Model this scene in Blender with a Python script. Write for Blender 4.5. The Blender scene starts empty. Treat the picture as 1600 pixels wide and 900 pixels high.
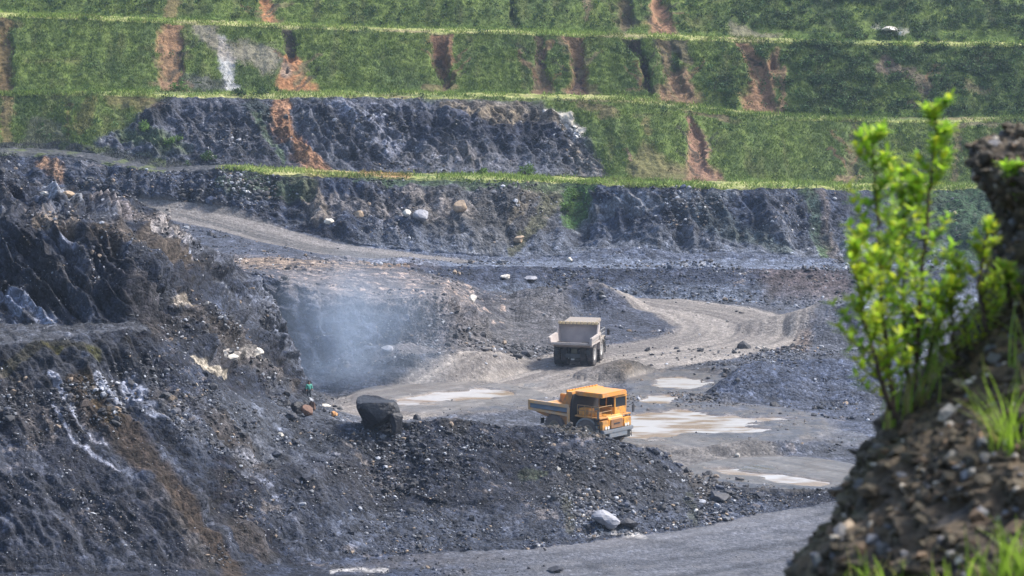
import bpy, bmesh, math, random
import numpy as np
from mathutils import Vector, Matrix
from mathutils.bvhtree import BVHTree
random.seed(7); rng = np.random.default_rng(11)
S = bpy.context.scene
COL = S.collection
R = math.radians

# ------------------------------------------------------------------ camera
F = 1600*100/36.0
TH = math.atan(560/F)                      # looking down 7.2 degrees, horizon 110 px above the frame
cam = bpy.data.cameras.new("camera"); camo = bpy.data.objects.new("camera", cam); COL.objects.link(camo)
camo.location = (0, 0, 0); camo.rotation_euler = (math.pi/2-TH, 0, 0)
cam.lens = 100; cam.sensor_width = 36; cam.clip_start = 0.5; cam.clip_end = 20000
cam.dof.use_dof = True; cam.dof.focus_distance = 262; cam.dof.aperture_fstop = 5.2
S.camera = camo
# ------------------------------------------------------------------ world, sun, exposure
SUN_EL, SUN_AZ = R(50), R(78)              # azimuth measured clockwise from +Y (north)
w = bpy.data.worlds.new("World"); S.world = w; w.use_nodes = True
nt = w.node_tree; bg = nt.nodes["Background"]
sky = nt.nodes.new("ShaderNodeTexSky"); sky.sky_type = 'NISHITA'; sky.sun_disc = False
sky.sun_elevation = SUN_EL; sky.sun_rotation = SUN_AZ; sky.dust_density = 3.0; sky.air_density = 1.0
nt.links.new(sky.outputs[0], bg.inputs[0]); bg.inputs[1].default_value = 0.15
sd = bpy.data.lights.new("sun", 'SUN'); sd.energy = 2.8; sd.angle = R(12); sd.color = (1, .95, .86)
so = bpy.data.objects.new("sun", sd); COL.objects.link(so)
sv = Vector((math.sin(SUN_AZ)*math.cos(SUN_EL), math.cos(SUN_AZ)*math.cos(SUN_EL), math.sin(SUN_EL)))
so.rotation_euler = sv.to_track_quat('Z', 'Y').to_euler(); so.location = (0, 0, 80)
S.view_settings.view_transform = 'Standard'; S.view_settings.look = 'None'
S.view_settings.exposure = 0.92; S.view_settings.gamma = 1; S.view_settings.use_curve_mapping = False
S.render.engine = 'CYCLES'; S.cycles.max_bounces = 6; S.cycles.volume_bounces = 1
S.render.resolution_x = 1024; S.render.resolution_y = 576

# ------------------------------------------------------------------ helpers
def tag(o, label=None, cat=None, group=None, kind=None):
    if label: o['label'] = label
    if cat: o['category'] = cat
    if group: o['group'] = group
    if kind: o['kind'] = kind
    return o
def link(name, me, mat=None, parent=None):
    o = bpy.data.objects.new(name, me); COL.objects.link(o)
    if mat: me.materials.append(mat)
    if parent is not None: o.parent = parent
    return o
def empty(name, loc, rz=0, scale=1):
    o = bpy.data.objects.new(name, None); COL.objects.link(o)
    o.location = loc; o.rotation_euler = (0, 0, rz); o.scale = (scale,)*3
    return o
CT, ST = math.cos(TH), math.sin(TH)
def px(u, v, D):
    """world point seen at photo pixel (u,v) whose distance along +Y is D"""
    a = (np.asarray(u, float)-800)/F; b = (450-np.asarray(v, float))/F
    t = D/(CT+b*ST)
    return np.stack([a*t, np.broadcast_to(D, np.shape(t)).astype(float), (-ST+b*CT)*t], -1)
def project(P):
    yc = P[..., 1]*ST+P[..., 2]*CT; zc = P[..., 1]*CT-P[..., 2]*ST
    return 800+F*P[..., 0]/zc, 450-F*yc/zc
TAB = rng.random(65536).astype(np.float32)*2-1
def vn(x, y, z=0.0, seed=0):
    x, y, z = np.broadcast_arrays(np.asarray(x, np.float32), np.asarray(y, np.float32), np.float32(z) if np.isscalar(z) else np.asarray(z, np.float32))
    xi = np.floor(x); yi = np.floor(y); zi = np.floor(z)
    fx = x-xi; fy = y-yi; fz = z-zi
    fx = fx*fx*(3-2*fx); fy = fy*fy*(3-2*fy); fz = fz*fz*(3-2*fz)
    xi = xi.astype(np.int64)*73856093; yi = yi.astype(np.int64)*19349663; zi = zi.astype(np.int64)*83492791+seed*7919
    x1 = xi+73856093; y1 = yi+19349663; z1 = zi+83492791
    def g(a, b, c):
        h = a ^ b ^ c; h ^= h >> 13
        return TAB[h & 65535]
    def lx(b, c): p = g(xi, b, c); return p+(g(x1, b, c)-p)*fx
    a = lx(yi, zi); a = a+(lx(y1, zi)-a)*fy
    b = lx(yi, z1); b = b+(lx(y1, z1)-b)*fy
    return a+(b-a)*fz
def fbm(x, y, z=0.0, o=4, seed=0, gain=.5):
    r = 0; a = 1; t = 0
    for i in range(o):
        r = r+a*vn(x*2**i, y*2**i, z*2**i if not np.isscalar(z) else z, seed+i); t += a; a *= gain
    return r/t
def sm(a, b, x):
    t = np.clip((x-a)/(b-a), 0, 1); return t*t*(3-2*t)

def mesh_np(name, V, faces, mat, attrs=None, smooth=True, parent=None):
    """faces: (n,k) int array"""
    me = bpy.data.meshes.new(name); n, k = faces.shape
    me.vertices.add(len(V)); me.vertices.foreach_set('co', np.asarray(V, np.float32).ravel())
    me.loops.add(n*k); me.loops.foreach_set('vertex_index', faces.astype(np.int32).ravel())
    me.polygons.add(n); me.polygons.foreach_set('loop_start', (np.arange(n)*k).astype(np.int32))
    try: me.polygons.foreach_set('loop_total', np.full(n, k, np.int32))
    except Exception: pass
    me.polygons.foreach_set('use_smooth', np.full(n, smooth, bool))
    for nm, A in (attrs or {}).items():
        at = me.attributes.new(nm, 'FLOAT_COLOR', 'POINT')
        B = np.ones((len(V), 4), np.float32); B[:, :A.shape[1]] = A
        at.data.foreach_set('color', B.ravel())
    me.update(calc_edges=True); me.validate()
    return link(name, me, mat, parent)

# ------------------------------------------------------------------ materials
def newmat(name):
    m = bpy.data.materials.new(name); m.use_nodes = True
    return m, m.node_tree, m.node_tree.nodes["Principled BSDF"]
def simple(name, col, rough=.6, metal=0, var=.12, scale=3.0, bump=0, dirt=None, dirt_amt=.4, spec=.5):
    m, t, p = newmat(name); N = t.nodes; L = t.links
    tc = N.new("ShaderNodeTexCoord"); nz = N.new("ShaderNodeTexNoise"); nz.inputs['Scale'].default_value = scale
    nz.inputs['Detail'].default_value = 6
    L.new(tc.outputs['Object'], nz.inputs['Vector'])
    cr = N.new("ShaderNodeValToRGB"); L.new(nz.outputs['Fac'], cr.inputs[0])
    d = dirt if dirt else tuple(c*(1-var) for c in col)
    e0 = tuple(c*(1-dirt_amt)+x*dirt_amt for c, x in zip(col, d))
    cr.color_ramp.elements[0].position = .38; cr.color_ramp.elements[0].color = (*e0, 1)
    cr.color_ramp.elements[1].position = .62; cr.color_ramp.elements[1].color = (*[min(1, c*(1+var*.6)) for c in col], 1)
    L.new(cr.outputs[0], p.inputs['Base Color'])
    p.inputs['Roughness'].default_value = rough; p.inputs['Metallic'].default_value = metal
    p.inputs['Specular IOR Level'].default_value = spec
    if bump:
        b = N.new("ShaderNodeBump"); b.inputs['Strength'].default_value = 1; b.inputs['Distance'].default_value = bump
        L.new(nz.outputs['Fac'], b.inputs['Height']); L.new(b.outputs[0], p.inputs['Normal'])
    return m
def terrain_mat():
    m, t, p = newmat("ground_cover_material"); N = t.nodes; L = t.links
    def mk(kind, **kw):
        n = N.new(kind)
        for k, v in kw.items(): n.inputs[k].default_value = v
        return n
    ca = N.new("ShaderNodeAttribute"); ca.attribute_name = 'Col'
    pa = N.new("ShaderNodeAttribute"); pa.attribute_name = 'Par'   # r rubble, g wet, b grass
    sp = N.new("ShaderNodeSeparateColor"); L.new(pa.outputs['Color'], sp.inputs[0])
    ge = N.new("ShaderNodeNewGeometry")
    n1 = mk("ShaderNodeTexNoise", Scale=2.2, Detail=8, Roughness=.72); L.new(ge.outputs['Position'], n1.inputs['Vector'])
    vo = mk("ShaderNodeTexVoronoi", Scale=2.4); vo.feature = 'F1'; L.new(ge.outputs['Position'], vo.inputs['Vector'])
    vo2 = mk("ShaderNodeTexVoronoi", Scale=5.5); L.new(ge.outputs['Position'], vo2.inputs['Vector'])
    sv1 = N.new("ShaderNodeSeparateColor"); L.new(vo.outputs['Color'], sv1.inputs[0])
    sv2 = N.new("ShaderNodeSeparateColor"); L.new(vo2.outputs['Color'], sv2.inputs[0])
    def math_(op, a, b, clamp=False):
        n = N.new("ShaderNodeMath"); n.operation = op; n.use_clamp = clamp
        for i, x in enumerate((a, b)):
            if isinstance(x, (int, float)): n.inputs[i].default_value = x
            else: L.new(x, n.inputs[i])
        return n.outputs[0]
    # per-stone tone: most neutral, a few pale
    pw = math_('POWER', sv1.outputs[0], 4.0); pw2 = math_('POWER', sv2.outputs[1], 3.0)
    tone = math_('ADD', math_('MULTIPLY', pw, 1.9), math_('MULTIPLY', pw2, 1.8))
    tone = math_('MULTIPLY', math_('SUBTRACT', tone, .5), sp.outputs[0])
    nn = math_('MULTIPLY', math_('SUBTRACT', n1.outputs['Fac'], .5), 1.7)
    f = math_('ADD', math_('ADD', 1.0, tone), nn)
    f = math_('MAXIMUM', f, .25)
    mul = N.new("ShaderNodeVectorMath"); mul.operation = 'SCALE'
    L.new(ca.outputs['Color'], mul.inputs[0]); L.new(f, mul.inputs['Scale'])
    L.new(mul.outputs[0], p.inputs['Base Color'])
    ro = math_('SUBTRACT', .92, math_('MULTIPLY', sp.outputs[1], .8)); 
    ro = math_('ADD', ro, math_('MULTIPLY', math_('SUBTRACT', n1.outputs['Fac'], .5), .3), True)
    L.new(ro, p.inputs['Roughness']); p.inputs['Specular IOR Level'].default_value = .35
    h = math_('ADD', math_('MULTIPLY', math_('SUBTRACT', 1.0, vo.outputs['Distance']), sp.outputs[0]), math_('MULTIPLY', n1.outputs['Fac'], .8))
    h = math_('ADD', h, math_('MULTIPLY', math_('SUBTRACT', 1.0, vo2.outputs['Distance']), math_('MULTIPLY', sp.outputs[0], .4)))
    b = mk("ShaderNodeBump", Distance=.38, Strength=1.0)
    st = math_('SUBTRACT', 1.0, math_('MULTIPLY', sp.outputs[1], .9), True); L.new(st, b.inputs['Strength'])
    L.new(h, b.inputs['Height']); L.new(b.outputs[0], p.inputs['Normal'])
    return m
def attr_mat(name, rough=.85, transl=0, bump=0, scale=20, var=.5):
    m, t, p = newmat(name); N = t.nodes; L = t.links
    a = N.new("ShaderNodeAttribute"); a.attribute_name = 'Col'
    ge = N.new("ShaderNodeNewGeometry"); nz = N.new("ShaderNodeTexNoise"); nz.inputs['Scale'].default_value = scale; nz.inputs['Detail'].default_value = 5
    L.new(ge.outputs['Position'], nz.inputs['Vector'])
    mr = N.new("ShaderNodeMapRange"); mr.inputs[1].default_value = .3; mr.inputs[2].default_value = .7; mr.inputs[3].default_value = 1-var; mr.inputs[4].default_value = 1+var
    L.new(nz.outputs['Fac'], mr.inputs[0])
    mu = N.new("ShaderNodeVectorMath"); mu.operation = 'SCALE'; L.new(a.outputs['Color'], mu.inputs[0]); L.new(mr.outputs[0], mu.inputs['Scale'])
    L.new(mu.outputs[0], p.inputs['Base Color']); p.inputs['Roughness'].default_value = rough
    if bump:
        b = N.new("ShaderNodeBump"); b.inputs['Distance'].default_value = bump
        L.new(nz.outputs['Fac'], b.inputs['Height']); L.new(b.outputs[0], p.inputs['Normal'])
    if transl:
        tr = N.new("ShaderNodeBsdfTranslucent"); L.new(mu.outputs[0], tr.inputs[0])
        mx = N.new("ShaderNodeMixShader"); mx.inputs[0].default_value = transl
        out = N["Material Output"]; L.new(p.outputs[0], mx.inputs[1]); L.new(tr.outputs[0], mx.inputs[2]); L.new(mx.outputs[0], out.inputs[0])
    return m
M_TERR = terrain_mat()
M_ROCK = attr_mat("rubble_stone", .8, bump=.06, scale=6, var=.35)
M_LEAF = attr_mat("leaf_green", .45, transl=.6, scale=30, var=.15)
M_GRASSFAR = attr_mat("distant_grass", .8, transl=.25, scale=3, var=.3)
M_BANK = attr_mat("bank_earth", .85, bump=.02, scale=22, var=.6)
M_BARK = simple("bark", (.06, .04, .028), .85, var=.4, scale=30, bump=.004)
M_COAL = simple("coal_block", (.012, .014, .021), .6, var=.5, scale=5, bump=.09, spec=.6)

# ------------------------------------------------------------------ terrain: profile lines (photo column, row, distance)
def ex(l): return np.array(l, float)
def line(*pts): return ex(pts)
Kn = []
def K(*pts, n=10, sag=0): Kn.append((ex(pts), n))
Zf = -47.0
def fl(v, z=Zf): return -z*F/(v+110)       # distance of the pit floor seen at row v
# n = grid rows between this line and the previous one
K((-400, 1500, 9), (2000, 1500, 9), n=0)
K((-400, 1300, 30), (2000, 1300, 30), n=6)
K((-400, 1150, 110), (2000, 1200, 110), n=14)
K((-400, 930, 195), (0, 930, 197), (300, 930, 200), (600, 930, 201), (2000, 930, 201), n=30)
K((-400, 900, 199), (0, 895, 200), (300, 890, 203), (450, 880, 210), (560, 872, 212.7), (700, 862, 215), (850, 855, 216.4), (1000, 835, 221),
  (1100, 822, 224), (1200, 800, 229.5), (1300, 785, 233), (2000, 775, 236), n=50)
K((-400, 720, 207), (0, 715, 208), (200, 715, 211), (300, 735, 212), (400, 738, 217), (530, 728, 222), (600, 775, 223), (700, 765, 225), (850, 760, 227),
  (1000, 765, 230), (1100, 788, 231), (1200, 786, 233), (1300, 779, 235), (2000, 771, 237), n=110)
K((-400, 560, 214), (0, 540, 216), (100, 530, 218), (200, 512, 221), (240, 522, 222), (300, 575, 223), (350, 612, 225), (400, 635, 227), (450, 650, 230),
  (520, 655, 232), (600, 668, 230), (640, 672, 231), (700, 664, 231), (760, 668, 232), (830, 664, 233), (860, 664, 233.5), (900, 664, 235), (930, 678, 236), (980, 693, 237.5),
  (1040, 712, 240), (1070, 737, 239), (1110, 755, 239), (1160, 767, 238), (1220, 771, 237), (1300, 773, 236.5), (2000, 764, 239), n=130)
K((-400, 510, 224), (0, 505, 227), (100, 508, 226), (200, 503, 225.5), (240, 512, 227), (300, 560, 229), (350, 598, 233), (400, 618, 238), (450, 640, 243),
  (520, 655, 248), (600, 715, 248), (830, 725, 250), (980, 715, 253), (1070, 742, 245.2), (1160, 760, 240), (1300, 767, 238), (2000, 757, 241), n=26)
K((-400, 350, 233), (0, 338, 235), (100, 332, 236), (200, 360, 236), (250, 400, 238), (300, 455, 241), (350, 490, 246), (400, 540, 258), (450, 600, 268), (480, 625, 275),
  (520, 635, 280), (600, 640, 278.5), (2000, 640, 278.5), n=110)
K((-400, 335, 240), (0, 330, 242), (100, 326, 242), (200, 345, 242), (250, 375, 245), (300, 420, 250), (350, 450, 262), (400, 500, 264), (450, 575, 272), (480, 615, 279),
  (520, 629, 283), (600, 630, 282.2), (2000, 630, 282.2), n=16)
K((-400, 240, 251), (0, 255, 251), (60, 288, 251), (120, 300, 252), (200, 308, 255), (250, 335, 258), (300, 372, 262), (350, 402, 269), (400, 436, 271),
  (430, 465, 273), (455, 525, 277), (470, 568, 281), (485, 607, 286), (520, 622, 286), (600, 618, 287), (800, 616, 287.7), (2000, 616, 287.7), n=60)
K((-400, 540, 300), (300, 540, 300), (400, 560, 300), (440, 590, 296), (485, 611, 291), (520, 614, 290.5), (600, 609, 291.5), (700, 607, 293), (760, 600, 295.5),
  (800, 586, 300.5), (850, 575, 305), (900, 572, 306), (2000, 572, 306), n=30)
K((-400, 535, 302), (300, 535, 302), (400, 545, 297), (440, 575, 297), (485, 600, 292.5), (520, 600, 292.5), (600, 560, 297), (700, 550, 298.5), (760, 551, 300), (800, 561, 303.5), (830, 572, 306.3), (900, 570, 307.3), (2000, 570, 307.3), n=50)
K((-400, 530, 304), (300, 530, 304), (400, 520, 299), (440, 550, 299), (485, 580, 294), (520, 578, 294), (600, 545, 303), (700, 543, 306), (760, 544, 308), (800, 552, 309), (830, 565, 309.5), (900, 566, 309.2), (2000, 566, 309.2), n=20)
K((-400, 470, 325), (250, 440, 318), (320, 418, 308), (400, 428, 306), (450, 442, 303), (500, 455, 301), (550, 462, 303), (600, 468, 306.5), (650, 462, 309.5), (700, 464, 314),
  (735, 478, 328), (760, 515, 326), (800, 535, 324), (850, 542, 320), (900, 540, 321), (2000, 540, 321), n=110)
K((-400, 430, 340), (250, 420, 335), (400, 418, 335), (500, 428, 335), (600, 436, 336), (700, 445, 339), (750, 470, 343), (800, 495, 342), (900, 500, 342), (2000, 500, 342), n=28)
K((-400, 400, 362), (300, 402, 362), (500, 406, 361), (600, 414, 359), (700, 434, 357), (760, 455, 360), (850, 462, 364), (1000, 466, 363), (1100, 470, 361), (1200, 474, 358),
  (1300, 482, 353), (2000, 484, 352), n=40)
K((-400, 393, 371), (500, 402, 367), (600, 412, 367), (700, 416, 368), (850, 418, 370), (1000, 420, 371), (1100, 419, 371), (1200, 421, 371), (1300, 421, 370), (2000, 421, 370), n=46)
K((-400, 335, 395), (0, 335, 395), (250, 336, 394), (330, 352, 391), (400, 372, 387.5), (500, 396, 381), (600, 405, 379), (700, 407, 380), (1000, 410, 380), (1200, 412, 379),
  (2000, 413, 379), n=50)
K((-400, 300, 401), (100, 322, 398), (250, 322, 397), (350, 335, 395), (450, 358, 391.5), (550, 382, 387), (650, 393, 385), (750, 400, 385), (850, 402, 386), (930, 402, 384), (1000, 400, 384),
  (1150, 402, 383), (1300, 408, 382), (2000, 408, 382), n=26)
K((-400, 235, 410), (0, 238, 410), (90, 241, 410), (150, 251, 406), (250, 270, 403), (350, 264, 401), (420, 269, 401), (500, 274, 400), (640, 279, 400), (800, 281, 401), (860, 282, 408), (900, 285, 409),
  (950, 288, 401), (1000, 290, 395), (1200, 292, 395), (1330, 294, 401), (1400, 293, 408), (2000, 292, 408), n=130)
K((-400, 226, 419), (0, 230, 419), (90, 233, 418), (150, 240, 413), (250, 262, 409), (350, 257, 409), (420, 263, 409), (500, 266, 409.5), (640, 271, 409.5), (800, 273, 410), (900, 277, 415),
  (1000, 281, 408), (1200, 284, 407), (1330, 287, 409), (1400, 286, 413), (2000, 285, 413), n=14)
K((-400, 150, 431), (0, 148, 431), (90, 146, 430), (130, 148, 427), (250, 149, 424), (400, 152, 423), (530, 149, 424), (700, 152, 425), (830, 154, 427), (980, 157, 427), (1060, 169, 426),
  (1200, 184, 425), (1400, 190, 424), (1600, 188, 424), (2000, 186, 424), n=130)
K((-400, 148, 432), (0, 146, 432), (90, 144, 431), (130, 143, 431.5), (250, 142, 430), (400, 145, 430), (530, 143, 430), (700, 145, 430), (830, 147, 432), (980, 150, 432), (1060, 162, 431),
  (1200, 178, 430), (1400, 184, 429), (1600, 182, 429), (2000, 180, 429), n=10)
K((-400, 14, 446), (0, 24, 445), (200, 32, 444), (400, 40, 443), (600, 48, 442), (800, 52, 441), (1000, 58, 440), (1100, 62, 440), (1300, 68, 440), (1600, 72, 440), (2000, 74, 440), n=115)
K((-400, 9, 452), (0, 19, 451), (200, 27, 450), (400, 35, 449), (600, 43, 448), (800, 47, 447), (1000, 53, 446), (1100, 57, 446), (1300, 63, 446), (1600, 67, 446), (2000, 69, 446), n=9)
K((-400, -72, 464), (2000, -66, 462), n=90)
K((-400, -76, 480), (2000, -72, 480), n=6)
K((-400, -96, 1200), (2000, -96, 1200), n=10)
K((-400, -108, 9000), (2000, -108, 9000), n=6)
NL = len(Kn)
uu = np.concatenate([np.linspace(-1500, -80, 60)[:-1], np.linspace(-80, 1680, 1300), np.linspace(1680, 3100, 60)[1:]])
NC = len(uu)
ker = np.exp(-np.linspace(-2, 2, 17)**2); ker /= ker.sum()
def sml(a): return np.convolve(np.pad(a, 8, mode='edge'), ker, 'valid')
KV = np.array([sml(np.interp(uu, k[:, 0], k[:, 1])) for k, n in Kn])
KD = np.array([sml(np.interp(uu, k[:, 0], k[:, 2])) for k, n in Kn])
# break up the bench edges
KV_P = px(uu[None, :].repeat(NL, 0), KV, KD)         # NL x NC x 3
rowsP = []; rowS = []
for i in range(NL):
    if i == 0: rowsP.append(KV_P[0][None]); rowS.append([0.]); continue
    n = Kn[i][1]; t = (np.arange(n)+1)/n
    A, B = KV_P[i-1], KV_P[i]
    # columns keep their azimuth: interpolate y and z, then x follows from the column
    rowsP.append(A[None]+(B-A)[None]*t[:, None, None]); rowS.append(i-1+t)
P = np.concatenate(rowsP); SS = np.concatenate(rowS); NR = len(SS)
Sg = np.repeat(SS[:, None], NC, 1)
P0 = P.copy(); U0, V0 = project(P0)
WX = P0[..., 0]; WY = P0[..., 1]; WZ = P0[..., 2]
print("terrain grid", NR, NC)
# layer names by index of upper line
L_NEAR, L_TOE, L_MIDR, L_RIDGE, L_BACK, L_F1, L_F2, L_LCREST, L_WTOE, L_H1, L_H2, L_WCREST, L_SH1, L_SH2, L_LOWC, L_ROADU, L_FTOE, L_B1, L_B1B, L_B2, L_B2B, L_B3, L_B3B, L_TOP = range(3, 27)
def layer(a, b, soft=.15):  # mask over rows whose s between line a and b
    return ((Sg > a) & (Sg <= b)).astype(np.float32)

# ---------------- hillocks: (photo column, row of the top, distance, half width m, half depth m, turn)
def hillock(u, v, D, rx, ry, rot=0, p=1.0, flat=0):
    global P
    c = px(u, v, D); x = P[..., 0]-c[0]; y = P[..., 1]-c[1]
    ca, sa = math.cos(R(rot)), math.sin(R(rot))
    r = np.sqrt(((x*ca+y*sa)/rx)**2+((-x*sa+y*ca)/ry)**2)
    r = r+.12*vn(P[..., 0]*.35, P[..., 1]*.35, 0, 91)
    k = np.clip(1-r, 0, 1)**p
    k = k*(1-.0) if not flat else np.minimum(k/(1-flat), 1)
    # rounded tip
    k = np.where(k > .8, .8+.2*np.sin((k-.8)/.2*math.pi/2)*.8, k)
    i0 = np.unravel_index(np.argmin((P[..., 0]-c[0])**2+(P[..., 1]-c[1])**2), x.shape)
    base = P[..., 2]
    h = c[2]-base[i0]
    P[..., 2] = base+h*k/.96
hillock(832, 462, 346, 6.5, 8, p=.8)             # brown pile behind the grey truck
hillock(905, 438, 352, 9, 8, -18, p=1.0)          # dark pile right of it
hillock(965, 478, 345, 9, 8, 0, p=.9)
hillock(980, 562, 299, 6.0, 3.2, 0, p=.5)          # windrow below the road
hillock(1078, 566, 299, 4.5, 3.0, 0, p=.45)
hillock(1290, 560, 292, 19, 9, 0, p=.8)             # right rubble heap
hillock(1160, 588, 287, 8, 5, 10, p=.8)
hillock(1250, 486, 335, 8, 7, 0, p=.8)
hillock(1330, 480, 330, 8, 8, 0, p=.8)
hillock(640, 402, 371, 6.5, 3, 0, p=.6)               # tan dirt heap
hillock(430, 402, 352, 5, 4, 0, p=.6)
hillock(690, 690, 228, 7, 5, 0, p=.7)
hillock(1030, 672, 259, 6, 1.7, 0, p=.6)
hillock(1180, 688, 256, 7, 1.7, 4, p=.6)
hillock(1150, 396, 381, 16, 4, 0, p=.8)
hillock(975, 385, 384, 9, 6, 0, p=.8)

# ---------------- masks in photo coordinates, warped so edges are ragged
wu = U0+9*fbm(WX*.25, WY*.25, WZ*.35, 3, 20)+4*vn(WX*1.1, WY*1.1, WZ*1.4, 23)
wv = V0+6*fbm(WX*.25+50, WY*.25, WZ*.35, 3, 30)+3*vn(WX*1.1, WY*1.1+9, WZ*1.4, 33)
def poly(pts, feather=6, U=None, V=None):
    U = wu if U is None else U; V = wv if V is None else V
    pts = np.array(pts, float); out = np.zeros(U.shape, np.float32)
    m = (U > pts[:, 0].min()-feather) & (U < pts[:, 0].max()+feather) & (V > pts[:, 1].min()-feather) & (V < pts[:, 1].max()+feather)
    if not m.any(): return out
    x = U[m]; y = V[m]; inside = np.zeros(len(x), bool); dm = np.full(len(x), 1e9)
    for i in range(len(pts)):
        x0, y0 = pts[i-1]; x1, y1 = pts[i]
        c = (y0 > y) != (y1 > y)
        with np.errstate(divide='ignore', invalid='ignore'):
            inside ^= c & (x < (x1-x0)*(y-y0)/(y1-y0+1e-9)+x0)
        l2 = (x1-x0)**2+(y1-y0)**2+1e-9; t = np.clip(((x-x0)*(x1-x0)+(y-y0)*(y1-y0))/l2, 0, 1)
        dm = np.minimum(dm, np.hypot(x-x0-t*(x1-x0), y-y0-t*(y1-y0)))
    d = np.where(inside, dm, -dm)
    out[m] = sm(-feather, feather, d)
    return out
RAG = fbm(WX*.35, WY*.15, WZ*.15, 3, 470)
RAG2 = fbm(WX*1.4, WY*.8, WZ*.8, 3, 480)
def strip(pts, w0, w1, feather=None):
    """ragged band along a polyline, half width from w0 to w1"""
    pts = np.array(pts, float); n = len(pts); dm = np.full(wu.shape, 1e9, np.float32)
    mx = max(w0, w1)*2+8
    m = (wu > pts[:, 0].min()-mx) & (wu < pts[:, 0].max()+mx) & (wv > pts[:, 1].min()-mx) & (wv < pts[:, 1].max()+mx)
    x = wu[m]; y = wv[m]; best = np.full(len(x), 1e9)
    for i in range(n-1):
        x0, y0 = pts[i]; x1, y1 = pts[i+1]; l2 = (x1-x0)**2+(y1-y0)**2
        t = np.clip(((x-x0)*(x1-x0)+(y-y0)*(y1-y0))/l2, 0, 1)
        ww = w0+(w1-w0)*(i+t)/(n-1)
        best = np.minimum(best, np.hypot(x-x0-t*(x1-x0), y-y0-t*(y1-y0))/ww)
    best = best*(1+.9*RAG[m])+.35*RAG2[m]
    o = np.zeros(wu.shape, np.float32); o[m] = 1-sm(.6, 1.25, best); return o

# ---------------- roads: centre lines on the ground
def road_field(pts, hw):
    """pts: (u,v,D) ; returns (mask 0..1, across coordinate m, along)"""
    c = np.array([px(*q) for q in pts])[:, :2]
    # smooth centre line
    tt = np.linspace(0, len(c)-1, 60); c = np.stack([np.interp(tt, range(len(c)), c[:, k]) for k in (0, 1)], 1)
    for _ in range(4): c[1:-1] = (c[:-2]+c[2:]+2*c[1:-1])/4
    x, y = P0[..., 0], P0[..., 1]; best = np.full(x.shape, 1e9, np.float32); ac = np.zeros(x.shape, np.float32)
    m = (x > c[:, 0].min()-hw*2) & (x < c[:, 0].max()+hw*2) & (y > c[:, 1].min()-hw*2) & (y < c[:, 1].max()+hw*2)
    xx, yy = x[m], y[m]; b = best[m]; a = ac[m]
    for i in range(len(c)-1):
        d = c[i+1]-c[i]; l = np.hypot(*d)+1e-9; d = d/l
        t = np.clip((xx-c[i, 0])*d[0]+(yy-c[i, 1])*d[1], 0, l)
        qx = xx-c[i, 0]-t*d[0]; qy = yy-c[i, 1]-t*d[1]; dd = np.hypot(qx, qy); s = qx*d[1]-qy*d[0]
        k = dd < b; b[k] = dd[k]; a[k] = s[k]
    best[m] = b; ac[m] = a
    rag = .12*fbm(x*.3, y*.3, 0, 3, 44)
    return 1-sm(.82, 1.06, best/hw+rag), ac
def P3(u, v, z=Zf): return (u, v, fl(v, z))
r_main, a_main = road_field([P3(560, 640), P3(690, 622), P3(800, 602), P3(890, 578), P3(990, 556), P3(1080, 545), P3(1150, 530), P3(1165, 508), P3(1100, 488), P3(1020, 478), P3(930, 462)], 8.5)
r_main *= sm(500, 560, U0)*((Sg > L_F1-.5) & (Sg < L_SH2+.02))
r_near, a_near = road_field([P3(480, 905), P3(750, 885), P3(1000, 862), P3(1200, 832), P3(1400, 800)], 10)
r_near *= (Sg < L_TOE+.0)*sm(620, 940, wu+.6*(V0-850))
r_near = np.maximum(r_near, ((Sg < L_TOE) & (U0 > 480) & (Sg > 2)).astype(np.float32)*sm(620, 940, wu+.6*(V0-850)))
r_side, a_side = road_field([P3(980, 690), P3(1080, 715), P3(1200, 738), P3(1330, 760), P3(1500, 780)], 7)
r_side *= ((Sg > L_RIDGE+.6) & (Sg < L_F1+.5))
r_far, a_far = road_field([(200, 318, 400), (250, 332, 397), (330, 350, 393), (400, 368, 389.5), (500, 392, 383.5), (600, 403, 381), (700, 408, 378)], 4.0)
r_far *= ((Sg > L_LOWC-.3) & (Sg < L_FTOE+.2))
shelfroad = ((Sg > L_LOWC) & (Sg < L_ROADU)).astype(np.float32)
roads = np.clip(np.maximum.reduce([r_main, r_near, r_side, r_far]), 0, 1)
floor = ((Sg > L_RIDGE+.7) & (Sg <= L_LOWC-.9) & (np.abs(P[..., 2]-Zf) < 1.2)).astype(np.float32)

# puddles: (u,v) outlines on the floor
def flat_uv(pts): return [(a, b) for a, b in pts]
pud_polys = [
 [(985, 652), (1040, 646), (1120, 648), (1170, 654), (1240, 660), (1200, 666), (1150, 668), (1200, 674), (1120, 679), (1060, 682), (1040, 690), (985, 690), (960, 680), (965, 660)],
 [(1020, 598), (1060, 594), (1110, 598), (1100, 604), (1060, 608), (1030, 606)],
 [(1010, 622), (1045, 618), (1070, 624), (1062, 632), (1040, 634), (1015, 630)],
 [(640, 622), (700, 615), (790, 612), (800, 620), (740, 628), (660, 634), (600, 636)],
 [(1100, 735), (1150, 738), (1200, 745), (1260, 756), (1310, 768), (1310, 775), (1250, 767), (1190, 753), (1130, 743)],  # added water strip, its pale colour stands for glare on the wet side road
]
pud = np.zeros(P.shape[:2], np.float32)
floor_any = ((np.abs(P[..., 2]-Zf) < 1.6) & (((Sg > L_RIDGE+.7) & (Sg < L_LOWC-.9)) | (Sg < L_TOE+.2))).astype(np.float32)
rid = (Sg > L_RIDGE+.7)
for i, pp in enumerate(pud_polys):
    m = poly(pp, 3, U0+26*fbm(WX*.3, WY*.4, 0, 4, 5), V0+9*fbm(WX*.3, WY*.45, 3, 4, 6))
    m *= (Sg > L_RIDGE+.7) 
    pud = np.maximum(pud, m)

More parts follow.
